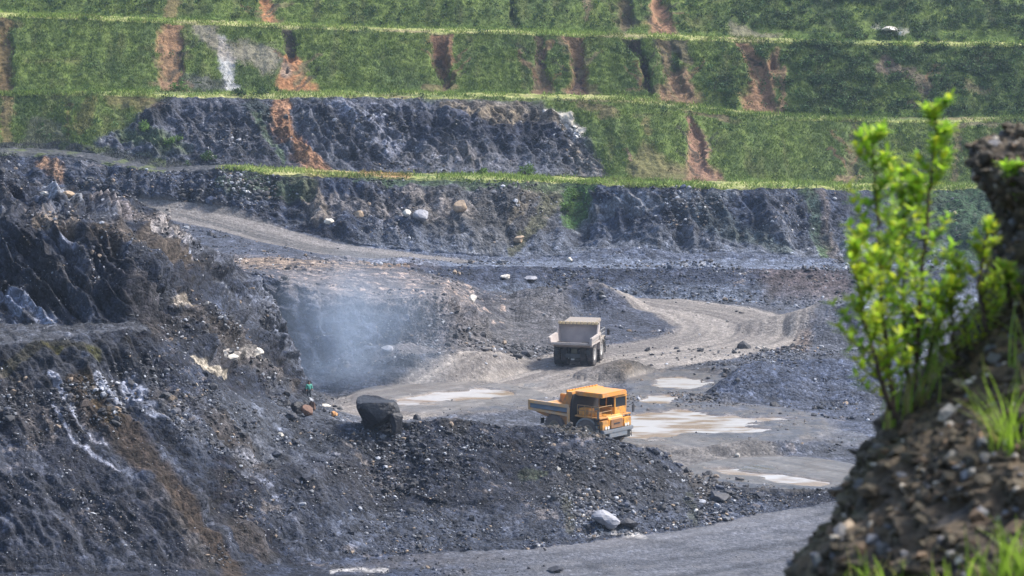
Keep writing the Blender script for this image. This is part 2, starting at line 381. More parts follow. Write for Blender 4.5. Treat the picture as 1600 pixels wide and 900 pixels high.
# ---------------- displacement
dPu = np.gradient(P, axis=1); dPs = np.gradient(P, axis=0)
Nn = np.cross(dPu, dPs); Nn /= np.linalg.norm(Nn, axis=-1, keepdims=True)+1e-9
Nn *= np.sign(Nn[..., 2:3]+1e-6)
steep = 1-np.clip(Nn[..., 2], 0, 1)
coalface = np.maximum(layer(L_TOE, L_RIDGE), layer(L_BACK, L_F1))*1.0
amp_big = np.zeros(wu.shape, np.float32)+.15
amp_big = np.where(Sg < 3, .3, amp_big)
amp_big = np.where((Sg > L_TOE) & (Sg <= L_RIDGE), .75, amp_big)
amp_big = np.where((Sg > L_BACK) & (Sg <= L_LCREST) & (U0 < 500), 1.3, amp_big)
amp_big = np.where((Sg > L_LCREST) & (Sg <= L_WTOE) & (U0 < 480), 1.2, amp_big)
amp_big = np.where((Sg > L_WTOE) & (Sg <= L_WCREST) & (U0 < 760), 1.6, amp_big)
amp_big = np.where((Sg > L_SH2) & (Sg <= L_LOWC), .6, amp_big)
amp_big = np.where((Sg > L_FTOE) & (Sg <= L_B1), 2.1, amp_big)
amp_big = np.where((Sg > L_B1B) & (Sg <= L_B2), 0.9, amp_big)
amp_big = np.where((Sg > L_B2B) & (Sg <= L_B3), .5, amp_big)
amp_big = np.where((Sg > L_B3B) & (Sg <= L_TOP), .6, amp_big)
amp_big = np.where(Sg > L_TOP, .3, amp_big)
# taper at the break lines so crests stay where they are, but a little ragged
frac = Sg-np.floor(Sg-1e-6); tap = np.clip(np.minimum(frac, 1-frac)*5, .25, 1)
rd = np.clip(1-roads-shelfroad*.8, 0.0, 1); flatk = np.clip(rd*(1-pud), 0, 1)
flatk = flatk*(1-.55*floor)
t3_ = layer(L_B2B, L_B3); t2_ = layer(L_B1B, L_B2); t4_ = layer(L_B3B, L_TOP)
# fall-line ribs on the faces: stretched down the slope
ribs = fbm(WX*.22+WZ*.05, WY*.06, WZ*.07, 4, 60)
ribs2 = 1-np.abs(vn(WX*.45, WY*.1, WZ*.12, 66))*2
rq = WX*.32+WZ*.12+1.1*fbm(WX*.1, WY*.1, WZ*.1, 3, 430)+.3*fbm(WX*.5, WY*.5, WZ*.5, 2, 433)
fr_ = rq-np.floor(rq); ribs3 = np.where(fr_ < .75, fr_/.75, (1-fr_)/.25)-.5; ledge = WZ*.45+.8*fbm(WX*.07, WY*.2, WZ*.1, 3, 440); fl2 = ledge-np.floor(ledge); ledges = np.where(fl2 < .8, fl2/.8, (1-fl2)/.2)-.5
big = fbm(WX*.12, WY*.12, WZ*.2, 3, 50)
rough3 = fbm(WX*.6, WY*.6, WZ*.8, 4, 70)
blocky = 1-np.abs(fbm(WX*.35, WY*.35, WZ*.7, 3, 77))*3.2
sxx = (U0*.75-V0*.62); syy = (U0*.62+V0*.75)
beds = fbm(sxx*.03, syy*.005, 0, 4, 141)*1.0+.6*(1-np.abs(vn(sxx*.06, syy*.012, 0, 145))*2)
def saw(q, a=.82):
    f = q-np.floor(q); return np.where(f < a, f/a, (1-f)/(1-a))
bq = sxx*.028+.9*fbm(WX*.12, WY*.12, WZ*.15, 3, 400)+.25*fbm(WX*.5, WY*.5, WZ*.6, 3, 404)
beds = beds+(saw(bq)-.5)*1.5*(.5+.8*np.abs(vn(np.floor(bq)*3.1, syy*.006, 0, 410)))+(saw(bq*2.7+.3)-.5)*.6
bedtone = vn(np.floor(bq*2.7+.3)*1.7, syy*.01, 0, 420)
lmask = ((Sg > L_TOE-1) & (Sg <= L_LCREST+.3))*(1-sm(430, 620, U0))
disp = amp_big*tap*lmask*beds*.8*(1-.6*sm(520, 600, V0))*(1-.5*sm(250, 380, U0))+amp_big*tap*1.25*(.55*ribs*1.6+.2*ribs2*np.clip(steep*3, 0, 1)+.5*big+.25*rough3+np.clip(steep*3, 0, 1)*(.55*ribs3+.35*ledges)+.22*blocky*np.clip(steep*3, 0, 1))
rub = fbm(WX*1.5, WY*1.5, WZ*1.6, 3, 80)
disp = disp*flatk
rubamp = np.where(Sg < L_TOE, .1, .28); rubamp = np.where(Sg > L_B1, .22, rubamp)
rk0 = t2_*poly([(225, 175), (270, 148), (450, 150), (700, 152), (835, 160), (900, 195), (925, 240), (950, 278), (480, 275), (330, 262), (180, 240), (150, 225)], 8)
disp = disp+rk0*tap*(.9*(saw(bq)-.5)+.5*(saw(bq*2.3)-.5)+.5*blocky)
disp = disp+rubamp*rub*(.18+.82*flatk)*(1-pud)
for m_, pts_, a, b, dp in [(t3_, [(685, 50), (690, 100), (695, 145)], 13, 9, 1.6), (t3_, [(992, 56), (1003, 100), (1014, 145)], 14, 8, 1.6), (t3_, [(832, 56), (842, 100), (843, 145)], 7, 12, .9), (t3_, [(902, 58), (905, 145)], 12, 10, 1.2),
   (t3_, [(445, 40), (456, 92)], 10, 6, 1.5), (t4_, [(975, -10), (978, 38)], 14, 10, 1.2), (t4_, [(800, -10), (805, 45)], 4, 5, .8), (t4_, [(1028, -10), (1040, 55)], 12, 18, .7), (t3_, [(268, 35), (272, 140)], 14, 16, .7), (t3_, [(1165, 72), (1195, 172)], 14, 26, .9),
   (t2_, [(1077, 184), (1098, 280)], 7, 20, .9), (t3_, [(8, 30), (8, 146)], 12, 12, .8), (t2_, [(1333, 195), (1330, 282)], 6, 12, .6), (t3_, [(1040, 62), (1055, 150)], 14, 20, .8)]:
    disp = disp-dp*strip(pts_, a, b)*m_*tap
P = P+Nn*disp[..., None]
# ruts on the roads and basins for the puddles
rut = 0.10*vn(a_main*1.4, WX*.05, 0, 7)*r_main+.10*vn(a_near*1.2, WX*.04, 0, 8)*r_near+.1*vn(a_side*1.3, WX*.05, 0, 9)*r_side
lev = np.zeros(P.shape[:2], np.float32)
for i, pp in enumerate(pud_polys):
    c_ = np.mean(pp, 0); hw_ = max(abs(a-c_[0]) for a, b in pp)+30; hh_ = max(abs(b-c_[1]) for a, b in pp)+9
    rr_ = np.sqrt(((U0-c_[0])/hw_)**2+((V0-c_[1])/hh_)**2)
    lev = np.maximum(lev, (1-sm(1.08, 1.28, rr_))*((Sg > (L_RIDGE+.9 if i < 4 else L_RIDGE-.12)) ))
P[..., 2] = P[..., 2]*(1-lev)+(Zf+.05)*lev
P[..., 2] += rut*(1-pud)*(1-.7*lev)-.25*pud
P[..., 2] += (.06-.02*lev)*fbm(WX*.3, WY*.3, 0, 3, 12)*np.clip(roads+floor+pud, 0, 1)

# ---------------- colour
def C(*c): return np.array(c, np.float32)
col = np.zeros(P.shape, np.float32)+C(.050, .060, .088)
par = np.zeros(P.shape, np.float32); par[..., 0] = .55
nA = fbm(WX*.16, WY*.16, WZ*.3, 4, 101); nB = fbm(WX*.5, WY*.5, WZ*.8, 4, 111); nC = fbm(WX*1.3, WY*1.3, WZ*1.8, 3, 121)
streakV = fbm(WX*.55, WY*.1, WZ*.09, 4, 131)            # runs down the terraces
sx = (U0*.75+V0*-.62); sy = (U0*.62+V0*.75)
streakD = fbm(sx*.035, sy*.006, 0, 4, 141)              # beds dipping to the right on the left slope
def mix(mask, c, k=1.0):
    global col
    m = (mask*k)[..., None]; col = col*(1-m)+np.asarray(c, np.float32)*m
# base mottling of coal / shale
mix(sm(.05, .5, nA), C(.095, .11, .155), .65)
mix(sm(.0, .4, nB), C(.026, .029, .043), .75)
mix(sm(.15, .5, -nB), C(.13, .145, .185), .4)
mix(sm(.15, .6, fbm(WX*.2+9, WY*.2, WZ*.3, 3, 151)), C(.15, .125, .105), .5)
left = ((Sg > L_TOE) & (Sg <= L_LCREST+.3) & (U0 < 620))*1.0
mix(left*sm(0, .45, streakD), C(.035, .038, .05), .75)
mix(left*sm(.1, .5, -streakD), C(.16, .165, .185), .6)
mix(left*sm(.05, .5, bedtone), C(.17, .175, .2), .55); mix(left*sm(.0, .4, -bedtone), C(.02, .022, .034), .6); mix(left*sm(.35, .7, vn(np.floor(bq)*5.3, syy*.008, 0, 450)), C(.16, .115, .075), .5)
# darker steep coal on the left
mix(poly([(0, 340), (200, 350), (300, 400), (330, 520), (240, 510), (0, 505)], 20), C(.04, .045, .062), .55)
mix(poly([(0, 545), (200, 520), (260, 600), (120, 640), (0, 640)], 15), C(.04, .04, .045), .7)
mix(poly([(0, 600), (80, 620), (220, 760), (400, 900), (0, 900)], 40), C(.07, .07, .085), .4)
for pts, a, b, c, k in [
  ([(75, 590), (110, 640), (150, 680), (185, 700)], 9, 7, C(.42, .41, .44), .9), ([(150, 590), (180, 620), (195, 645)], 10, 4, C(.42, .41, .43), .9),
  ([(205, 595), (235, 640), (270, 665)], 14, 4, C(.30, .30, .33), .8), ([(80, 640), (120, 690), (190, 740)], 5, 4, C(.36, .35, .38), .8),
  ([(110, 600), (150, 650), (200, 690), (270, 760), (340, 860), (370, 900)], 20, 26, C(.10, .065, .04), .85), ([(125, 590), (180, 660)], 13, 8, C(.09, .055, .02), .8),
  ([(30, 470), (60, 490), (85, 500)], 22, 10, C(.34, .35, .40), .8), ([(0, 462), (30, 470)], 12, 14, C(.3, .31, .36), .7),
  ([(55, 345), (110, 350)], 11, 14, C(.30, .22, .15), .9), ([(130, 410), (110, 380), (70, 360)], 8, 6, C(.26, .25, .27), .5),
  ([(160, 360), (230, 380), (300, 420)], 20, 8, C(.20, .14, .085), .6), ([(70, 300), (130, 320)], 8, 5, C(.42, .40, .38), .6),
  ([(240, 350), (290, 380)], 10, 6, C(.40, .33, .27), .7), ([(290, 380), (360, 420), (440, 480)], 9, 8, C(.24, .24, .26), .45), ([(150, 310), (230, 345)], 8, 8, C(.25, .2, .17), .7),
  ([(300, 560), (345, 590)], 5, 6, C(.55, .45, .32), .9), ([(350, 552), (400, 562)], 8, 5, C(.48, .43, .36), .8), ([(280, 470), (310, 490)], 7, 5, C(.36, .28, .19), .7),
  ([(300, 500), (360, 540), (420, 590), (450, 610)], 16, 12, C(.20, .155, .12), .6), ([(330, 450), (350, 465)], 9, 7, C(.25, .25, .26), .5),
  ([(0, 590), (60, 540), (140, 545)], 12, 12, C(.07, .06, .03), .7), ([(140, 545), (155, 555)], 10, 8, C(.12, .11, .03), .8), ([(70, 540), (90, 550)], 7, 8, C(.12, .10, .02), .8),
  ([(385, 740), (400, 735), (450, 780), (475, 830)], 7, 4, C(.26, .26, .29), .7), ([(280, 820), (330, 880)], 14, 18, C(.13, .11, .095), .6), 
  ([(250, 640), (340, 700), (390, 720), (530, 706)], 10, 8, C(.2, .2, .215), .6)]:
    mix(strip(pts, a, b)*((Sg < L_LCREST+.2)), c, k)
mix(layer(L_RIDGE, L_BACK)*(U0 < 230), C(.13, .13, .14), .85)     # the shelf
mix(poly([(330, 620), (560, 640), (640, 720), (400, 710)], 20)*(Sg < L_LCREST), C(.17, .175, .19), .6)
# spoil ridge
rb = layer(L_TOE, L_RIDGE)*(U0 > 440)
mix(rb, C(.045, .052, .075), .35)
mix(rb*poly([(640, 670), (860, 670), (900, 800), (560, 830), (520, 700)], 40), C(.032, .034, .045), .65)
mix(rb*poly([(930, 690), (1080, 740), (1150, 790), (900, 820), (820, 760)], 25), C(.085, .08, .078), .6)
mix(rb*poly([(500, 800), (1250, 790), (1250, 830), (500, 880)], 20), C(.135, .145, .175), .6)
for pts, a, b, c, k in [([(820, 655), (940, 680)], 10, 8, C(.16, .13, .09), .7), ([(700, 672), (720, 680)], 14, 12, C(.10, .08, .055), .5), ([(1085, 700+60), (1110, 790)], 10, 10, C(.12, .09, .06), .5), ([(1075, 780), (1090, 830)], 8, 8, C(.13, .13, .05), .4),
   ([(880, 790), (890, 830)], 8, 10, C(.16, .14, .05), .4), ([(815, 745), (850, 740)], 8, 6, C(.10, .12, .04), .4)]:
    mix(rb*strip(pts, a, b), c, k)
# floor between ridge and ramp
mix(floor, C(.115, .115, .125), .75)
mix(floor*sm(0, .5, nB), C(.08, .082, .09), .6)
# wall with smoke + brown rocks on its crest
wl = layer(L_WTOE, L_WCREST)*(U0 < 770)
mix(wl, C(.05, .062, .09), .6); mix(wl*sm(-.1, .4, streakV), C(.022, .027, .042), .8); mix(wl*poly([(600, 545), (780, 545), (790, 530), (740, 480), (650, 500)], 12), C(.09, .08, .078), .6); mix(wl*sm(.2, .5, -streakV), C(.12, .125, .14), .5); mix(wl*poly([(660, 480), (780, 500), (790, 560), (660, 560)], 20), C(.13, .11, .10), .7)
tp = layer(L_WCREST, L_SH2)*(U0 < 790)
mix(tp, C(.09, .088, .095), .7); mix(np.maximum(tp, wl*(V0 < 490))*poly([(440, 415), (740, 430), (745, 490), (680, 490), (560, 480), (440, 470)], 12), C(.25, .2, .165), .6)
mix(tp*sm(.15, .5, nB), C(.30, .24, .20), .55)
mix(poly([(355, 400), (500, 402), (690, 405), (690, 416), (520, 422), (380, 418)], 5)*(Sg > L_WCREST)*(Sg < L_ROADU), C(.31, .22, .15), .9)
mix(poly([(570, 405), (690, 405), (690, 417), (575, 417)], 5)*(Sg > L_WCREST)*(Sg < L_ROADU), C(.26, .155, .085), .85)
# mid hillocks
mix(layer(L_WTOE, L_H1)*sm(560, 620, U0)*(1-sm(800, 850, U0)), C(.05, .052, .06), .85); mix(layer(L_H1, L_H2)*sm(560, 620, U0)*(1-sm(800, 860, U0)), C(.17, .145, .13), .85)
md = layer(L_WTOE-.8, L_SH2)
mix(md*poly([(760, 470), (880, 465), (900, 520), (860, 560), (760, 560), (700, 560)], 12), C(.13, .115, .105), .8)
mix(md*poly([(870, 440), (920, 445), (960, 475), (1060, 500), (1050, 535), (960, 548), (930, 500), (880, 480)], 8), C(.06, .063, .08), .75)
mix(md*poly([(880, 445), (930, 450), (945, 480), (880, 475)], 8), C(.13, .11, .095), .6)
mix(layer(L_F2-.5, L_WCREST)*poly([(920, 566), (1110, 566), (1115, 600), (920, 600)], 6), C(.075, .07, .068), .75)
mix(layer(L_F1-.5, L_WCREST)*poly([(1050, 610), (1180, 572), (1360, 560), (1360, 680), (1180, 660), (1060, 650)], 10), C(.085, .095, .125), .75)
mix(poly([(1170, 520), (1320, 480), (1320, 560), (1230, 555)], 8)*layer(L_F2, L_LOWC), C(.11, .11, .12), .75)
mix(poly([(1200, 530), (1270, 525), (1260, 548), (1210, 548)], 6)*layer(L_F2, L_LOWC), C(.17, .115, .08), .75)
# low wall and shelf
lw = layer(L_SH2, L_LOWC)*(U0 > 640)
mix(lw, C(.045, .052, .075), .8); mix(lw*sm(435, 470, V0), C(.21, .225, .25), .7); mix(lw*poly([(1180, 415), (1330, 415), (1330, 470), (1200, 470)], 15), C(.13, .085, .065), .6)
mix(lw*sm(.0, .5, streakV), C(.05, .055, .075), .6)
mix(layer(L_LOWC, L_ROADU)*(U0 > 560), C(.17, .185, .22), .85); mix(layer(L_ROADU, L_FTOE)*(U0 > 560), C(.125, .135, .165), .7)
mix(layer(L_SH2, L_FTOE)*(U0 < 560), C(.10, .105, .125), .7)
# first face under the lowest bench
f1 = layer(L_FTOE, L_B1)
mix(f1*sm(-.1, .3, ribs3*.5+streakV), C(.026, .03, .046), .75); mix(f1*sm(.05, .5, nA), C(.17, .175, .195), .55)
mix(f1*sm(330, 400, V0)*(U0 > 560), C(.2, .205, .22), .65)
mix(f1*poly([(640, 285), (870, 285), (880, 340), (760, 400), (640, 340)], 20), C(.13, .11, .08), .45)
for pts, a, b, c, k in [([(905, 290), (890, 340)], 24, 12, C(.075, .15, .03), .95), ([(870, 300), (830, 360), (800, 390)], 14, 8, C(.12, .11, .05), .7), ([(840, 290), (790, 350)], 12, 8, C(.17, .13, .08), .6),
   ([(480, 290), (500, 335)], 14, 20, C(.25, .19, .13), .7), ([(350, 290), (480, 290)], 12, 16, C(.06, .085, .035), .7), ([(520, 310), (600, 330), (720, 330)], 10, 12, C(.33, .27, .22), .5),
   ([(640, 300), (700, 320)], 14, 10, C(.28, .23, .19), .5), ([(900, 350), (960, 320), (1090, 310), (1150, 300)], 10, 8, C(.24, .24, .24), .7), ([(560, 282), (900, 290)], 8, 8, C(.07, .11, .04), .7),
   ([(1265, 300), (1290, 400)], 14, 9, C(.07, .12, .03), .8), ([(1285, 300), (1305, 400)], 8, 8, C(.19, .14, .10), .6), ([(1100, 330), (1230, 400)], 24, 10, C(.09, .12, .07), .4), ([(350, 265), (420, 275)], 8, 6, C(.12, .15, .04), .5),
   ([(1090, 330), (1260, 330)], 30, 40, C(.05, .06, .085), .5), ([(1480, 300), (1560, 400)], 70, 60, C(.035, .075, .025), .9), ([(1420, 300), (1440, 400)], 40, 40, C(.05, .07, .04), .7)]:
    mix(f1*strip(pts, a, b), c, k)
# green terraces
grass = C(.108, .155, .036); g2 = C(.066, .104, .034); g3 = C(.16, .20, .045)
gm = np.clip(layer(L_B1B, L_B2)+layer(L_B2B, L_B3)+layer(L_B3B, NL), 0, 1)
mix(gm, grass); mix(gm*sm(-.2, .5, nA), g2, .8); mix(gm*sm(.1, .55, nB), g3, .35); mix(gm*sm(.1, .6, streakV), C(.10, .10, .045), .6); mix(gm*sm(.1, .45, fbm(WX*.9, WY*.05, WZ*.04, 3, 460)), C(.045, .08, .025), .5)
mix(gm*sm(1100, 1300, U0)*sm(-.3, .3, nB)*(Sg > L_B2B), C(.034, .062, .028), .7)
mix(gm*sm(.3, .7, fbm(WX*.3, WY*.3+40, WZ*.2, 3, 161)), C(.13, .09, .055), .45)
par[..., 2] = gm; par[..., 0] = np.where(gm > .5, .15, par[..., 0])
# foot of each terrace lighter
for a in (L_B1B, L_B2B, L_B3B):
    mix(layer(a, a+1)*(1-sm(.0, .12, Sg-a+.06*nB))*(1 if a != L_B1B else sm(330, 370, U0)), C(.10, .16, .035), .7)
t2 = layer(L_B1B, L_B2); t3 = layer(L_B2B, L_B3); t4 = layer(L_B3B, L_TOP)
# exposed rock in the second face
rk = t2*poly([(225, 175), (270, 148), (450, 150), (700, 152), (835, 160), (900, 195), (925, 240), (950, 278), (480, 275), (330, 262), (180, 240), (150, 225)], 8)
mix(rk, C(.105, .107, .125), 1.0); mix(rk*sm(-.05, .4, streakD), C(.03, .033, .048), .8); mix(rk*sm(.1, .5, nB), C(.21, .205, .21), .65)
mix(rk*poly([(690, 155), (840, 160), (900, 200), (830, 195)], 8), C(.2, .155, .105), .75); mix(rk*poly([(510, 150), (600, 160), (560, 200)], 14), C(.27, .26, .28), .6)
mix(rk*poly([(240, 155), (425, 160), (440, 262), (330, 262)], 12), C(.075, .075, .088), .7)
mix(rk*strip([(610, 190), (780, 185), (860, 210)], 10, 18), C(.05, .054, .075), .7)
amp_dummy = 0
for pts, a, b, c, k in [([(500, 170), (545, 215), (575, 262)], 12, 20, C(.02, .024, .04), .75), ([(560, 165), (640, 200), (740, 205), (830, 215)], 8, 22, C(.022, .026, .042), .75), ([(520, 155), (590, 195), (620, 235)], 12, 16, C(.26, .255, .28), .6),
   ([(690, 165), (740, 178), (800, 180)], 8, 12, C(.26, .19, .11), .7), ([(640, 250), (800, 255)], 16, 14, C(.19, .175, .175), .55), ([(700, 225), (740, 250)], 14, 10, C(.2, .17, .15), .5), ([(390, 165), (440, 190)], 12, 8, C(.03, .045, .035), .7), ([(255, 165), (230, 200)], 14, 8, C(.02, .024, .03), .8),
   ([(400, 185), (445, 255)], 5, 4, C(.09, .14, .05), .5), ([(860, 225), (890, 265)], 14, 16, C(.14, .13, .13), .6)]:
    mix(rk*strip(pts, a, b), c, k)
mix(t2*strip([(850, 172), (885, 185), (905, 205)], 5, 12), C(.55, .5, .43), .95); mix(t2*poly([(895, 215), (925, 240), (950, 278), (900, 278)], 6), C(.3, .25, .2), .8)
par[..., 0] = np.where(rk > .5, .5, par[..., 0])
mix(layer(L_FTOE, L_B2)*poly([(180, 195), (260, 215), (300, 235), (250, 240), (190, 215)], 8), C(.12, .16, .04), .7)
for m_, pts, a, b, c, k in [
  (t3, [(268, 35), (270, 85), (272, 135)], 15, 17, C(.27, .15, .09), .85), (t4, [(275, -5), (268, 25)], 12, 12, C(.2, .12, .07), .6),
  (t4, [(412, -5), (420, 38)], 9, 14, C(.36, .17, .08), .95), (t3, [(445, 42), (455, 90)], 9, 5, C(.045, .035, .035), .9), (t3, [(455, 90), (465, 146)], 7, 30, C(.38, .18, .085), .95),
  (t2, [(440, 152), (445, 200), (475, 240), (500, 268)], 12, 22, C(.36, .18, .09), .95), (t3, [(345, 60), (355, 100), (360, 138)], 8, 18, C(.42, .42, .43), .9),
  (t3, [(310, 45), (350, 75), (420, 95)], 12, 20, C(.22, .19, .16), .75), (t3, [(300, 125), (340, 138)], 16, 14, C(.11, .11, .12), .7),
  (t3, [(685, 55), (690, 100), (695, 140)], 12, 7, C(.05, .03, .028), .92), (t3, [(700, 60), (706, 100)], 8, 4, C(.2, .1, .06), .8), (t3, [(690, 58), (700, 62)], 18, 10, C(.22, .12, .07), .7),
  (t3, [(832, 56), (842, 100), (843, 145)], 6, 13, C(.12, .075, .06), .8), (t3, [(897, 58), (905, 100), (903, 145)], 15, 12, C(.2, .115, .075), .85), (t3, [(905, 100), (903, 145)], 5, 7, C(.05, .035, .035), .9),
  (t3, [(992, 60), (1003, 100), (1014, 142)], 13, 6, C(.045, .03, .03), .92), (t3, [(1035, 62), (1045, 110)], 14, 8, C(.18, .11, .075), .7), (t3, [(1060, 62), (1070, 90)], 18, 10, C(.09, .06, .05), .7), (t3, [(1060, 120), (1062, 165)], 18, 34, C(.24, .14, .09), .85),
  (t3, [(1165, 72), (1185, 120), (1195, 172)], 10, 28, C(.25, .14, .085), .9), (t3, [(1208, 100), (1205, 160)], 10, 12, C(.22, .13, .08), .8), (t3, [(1227, 110), (1226, 170)], 5, 6, C(.2, .12, .075), .8),
  (t2, [(1077, 184), (1092, 230), (1098, 280)], 7, 26, C(.26, .145, .105), .9), (t2, [(1333, 200), (1330, 280)], 5, 14, C(.16, .12, .08), .6), (t2, [(1495, 195), (1490, 280)], 12, 8, C(.13, .08, .055), .6),
  (t4, [(1028, -5), (1030, 30), (1042, 55)], 12, 24, C(.33, .18, .11), .9), (t4, [(975, 5), (978, 38)], 16, 12, C(.09, .05, .045), .7), (t4, [(915, -5), (915, 30)], 8, 6, C(.18, .11, .09), .6), (t4, [(800, -5), (805, 45)], 3, 5, C(.03, .045, .03), .7),
  (t4, [(1150, 52), (1210, 60)], 10, 8, C(.22, .19, .14), .7), (t3, [(1380, 98), (1420, 118), (1445, 138)], 10, 8, C(.13, .085, .08), .7), (t4, [(1370, 42), (1420, 52)], 6, 6, C(.5, .48, .45), .5), (t3, [(1515, 135), (1540, 145)], 10, 8, C(.15, .10, .07), .5),
  (t3, [(8, 30), (6, 100), (8, 146)], 12, 12, C(.14, .085, .045), .8), (t2, [(8, 150), (8, 220)], 12, 12, C(.15, .10, .05), .7), (t2, [(110, 165), (108, 210)], 5, 4, C(.17, .10, .05), .6), (t2, [(140, 160), (125, 200)], 14, 10, C(.12, .08, .04), .5), (t2, [(180, 155), (240, 165)], 14, 10, C(.14, .085, .045), .5),
  (t2, [(985, 235), (986, 250)], 4, 3, C(.3, .19, .14), .8), (t2, [(1010, 195), (1015, 205)], 8, 6, C(.2, .13, .07), .5), (t2, [(1000, 262), (1060, 272)], 26, 20, C(.15, .11, .06), .6), (t2, [(905, 165), (960, 180)], 10, 8, C(.12, .07, .05), .6), (t2, [(1070, 172), (1140, 182)], 6, 5, C(.14, .085, .06), .6), (t2, [(1500, 192), (1600, 198)], 5, 5, C(.22, .17, .12), .6),
  (layer(L_FTOE, L_B1), [(75, 255), (95, 280)], 9, 10, C(.33, .18, .09), .8), (t2, [(60, 205), (90, 212)], 20, 18, C(.12, .12, .10), .7)]:
    mix(m_*strip(pts, a, b), c, k)
# thin side rills beside the washouts, and soil fans at their feet
rr0 = random.Random(3)
for m_, x_, v0_, v1_ in [(t3, 270, 35, 135), (t3, 690, 55, 140), (t3, 903, 58, 145), (t3, 1003, 60, 142), (t3, 1060, 62, 160), (t3, 1190, 75, 172), (t2, 1092, 184, 280), (t4, 1035, 0, 55), (t3, 460, 60, 146), (t3, 843, 56, 145), (t4, 415, 0, 38), (t2, 1330, 200, 280), (t3, 1440, 100, 160)]:
    for k_ in range(6):
        sd_ = rr0.choice((-1, 1)); a0 = rr0.uniform(.0, .6); x1_ = x_+sd_*rr0.uniform(16, 42)
        y0_ = v0_+(v1_-v0_)*a0; y1_ = y0_+(v1_-v0_)*rr0.uniform(.25, .5)
        mix(m_*strip([(x1_, y0_), ((x1_+x_)/2+rr0.uniform(-5, 5), (y0_+y1_)/2), (x_, y1_)], rr0.uniform(1.2, 3), 2.5), rr0.choice([C(.16, .095, .055), C(.035, .035, .028), C(.13, .11, .06)]), .7)
    mix(m_*strip([(x_-rr0.uniform(14, 30), v1_-2), (x_+rr0.uniform(14, 34), v1_-2)], 4, 6), C(.2, .13, .08), .55)
bench = np.clip(layer(L_B1, L_B1B)+layer(L_B2, L_B2B)+layer(L_B3, L_B3B)+(np.abs(Sg-L_B1) < .025)+(np.abs(Sg-L_B2) < .025)+(np.abs(Sg-L_B3) < .025), 0, 1)
mix(bench, C(.26, .29, .09), 1); mix(bench*sm(-.1, .4, nC), C(.40, .38, .19), .7); mix(bench*sm(.1, .5, nB), C(.09, .15, .03), .6)
mix(bench*layer(L_B1-.1, L_B1B)*poly([(470, 255), (640, 265), (640, 282), (480, 275)], 8), C(.38, .21, .11), .85)
lf_ = layer(L_B1-.05, L_B1B)*(1-sm(325, 360, wu))*sm(50, 110, wu+25*nB); mix(lf_, C(.05, .055, .068), .95); mix(lf_*sm(0, .4, nC), C(.13, .13, .14), .6); mix(layer(L_B1-.05, L_B1B)*(U0 < 120), C(.12, .15, .05), .6)
mix(bench*sm(.05, .35, fbm(WX*.08, WY*.3, 0, 3, 530)), C(.085, .125, .04), .75); mix(bench*sm(.25, .45, fbm(WX*.12, WY*.3, 7, 3, 540)), C(.19, .14, .09), .6)
mix(bench*((U0 > 345) & (U0 < 560)), C(.45, .43, .2), .5)
lf_ = layer(L_B1-.06, L_B1B+.12)*(1-sm(325, 360, wu)); mix(lf_, C(.045, .05, .062), .95); mix(lf_*sm(0, .4, nC), C(.12, .12, .13), .6); mix(lf_*sm(.0, .3, nB)*(U0 < 260), C(.10, .13, .045), .7)
par[..., 0] = np.where(bench > .5, .15, par[..., 0])
blk = fbm(WX*.9, WY*.9, WZ*1.3, 3, 500); rockm = (1-np.clip(gm*(1-rk), 0, 1))*(1-bench)*(1-roads)
col = col*(1+rockm*(.75*np.clip(blk, -.6, .9)+.35*nC))[..., None]
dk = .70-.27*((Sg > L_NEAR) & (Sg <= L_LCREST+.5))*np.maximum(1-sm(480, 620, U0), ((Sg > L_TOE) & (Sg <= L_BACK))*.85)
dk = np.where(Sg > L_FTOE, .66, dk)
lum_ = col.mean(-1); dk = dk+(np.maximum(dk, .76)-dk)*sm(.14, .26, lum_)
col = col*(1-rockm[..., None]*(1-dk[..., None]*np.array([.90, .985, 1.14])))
mix(rockm*sm(.28, .5, blk)*sm(.0, .3, nA), C(.15, .13, .12), .55)
mix(np.maximum(tp, wl*(V0 < 490))*sm(-.05, .3, -blk), C(.04, .042, .055), .75); mix(tp*sm(.25, .45, blk)*(V0 > 418), C(.36, .28, .24), .7)
# roads
for rm, a, c0, c1 in [(r_main, a_main, C(.225, .205, .19), C(.13, .12, .118)), (r_near, a_near, C(.105, .112, .135), C(.05, .056, .072)), (r_side, a_side, C(.17, .16, .155), C(.09, .088, .092)), (r_far, a_far, C(.17, .16, .158), C(.09, .09, .095))]:
    mix(rm, c0, .92)
    st = vn(a*1.1, (WX+WY)*.03, 0, 171)+.6*vn(a*2.6, (WX+WY)*.05, 0, 172)
    mix(rm*sm(0, .6, st), c1, .75); mix(rm*sm(.2, .7, -st), c0*1.35, .5); mix(rm*sm(.1, .6, nB), c1, .35)
mix(r_near*sm(.05, .4, fbm(WX*.5, WY*.5, 0, 4, 520)), C(.05, .055, .07), .6); par[..., 0] = par[..., 0]*(1-.55*roads)
dm_ = layer(L_F2-1, L_H1+.2)*(np.abs(WY-298) < 5)*poly([(925, 566), (960, 560), (1030, 564), (1040, 572), (1110, 568), (1118, 592), (1040, 596), (925, 592)], 6); mix(dm_, C(.05, .045, .042), .9)
mix(dm_*sm(.1, .4, nB), C(.11, .085, .06), .6); par[..., 0] = np.maximum(par[..., 0], dm_*.5)
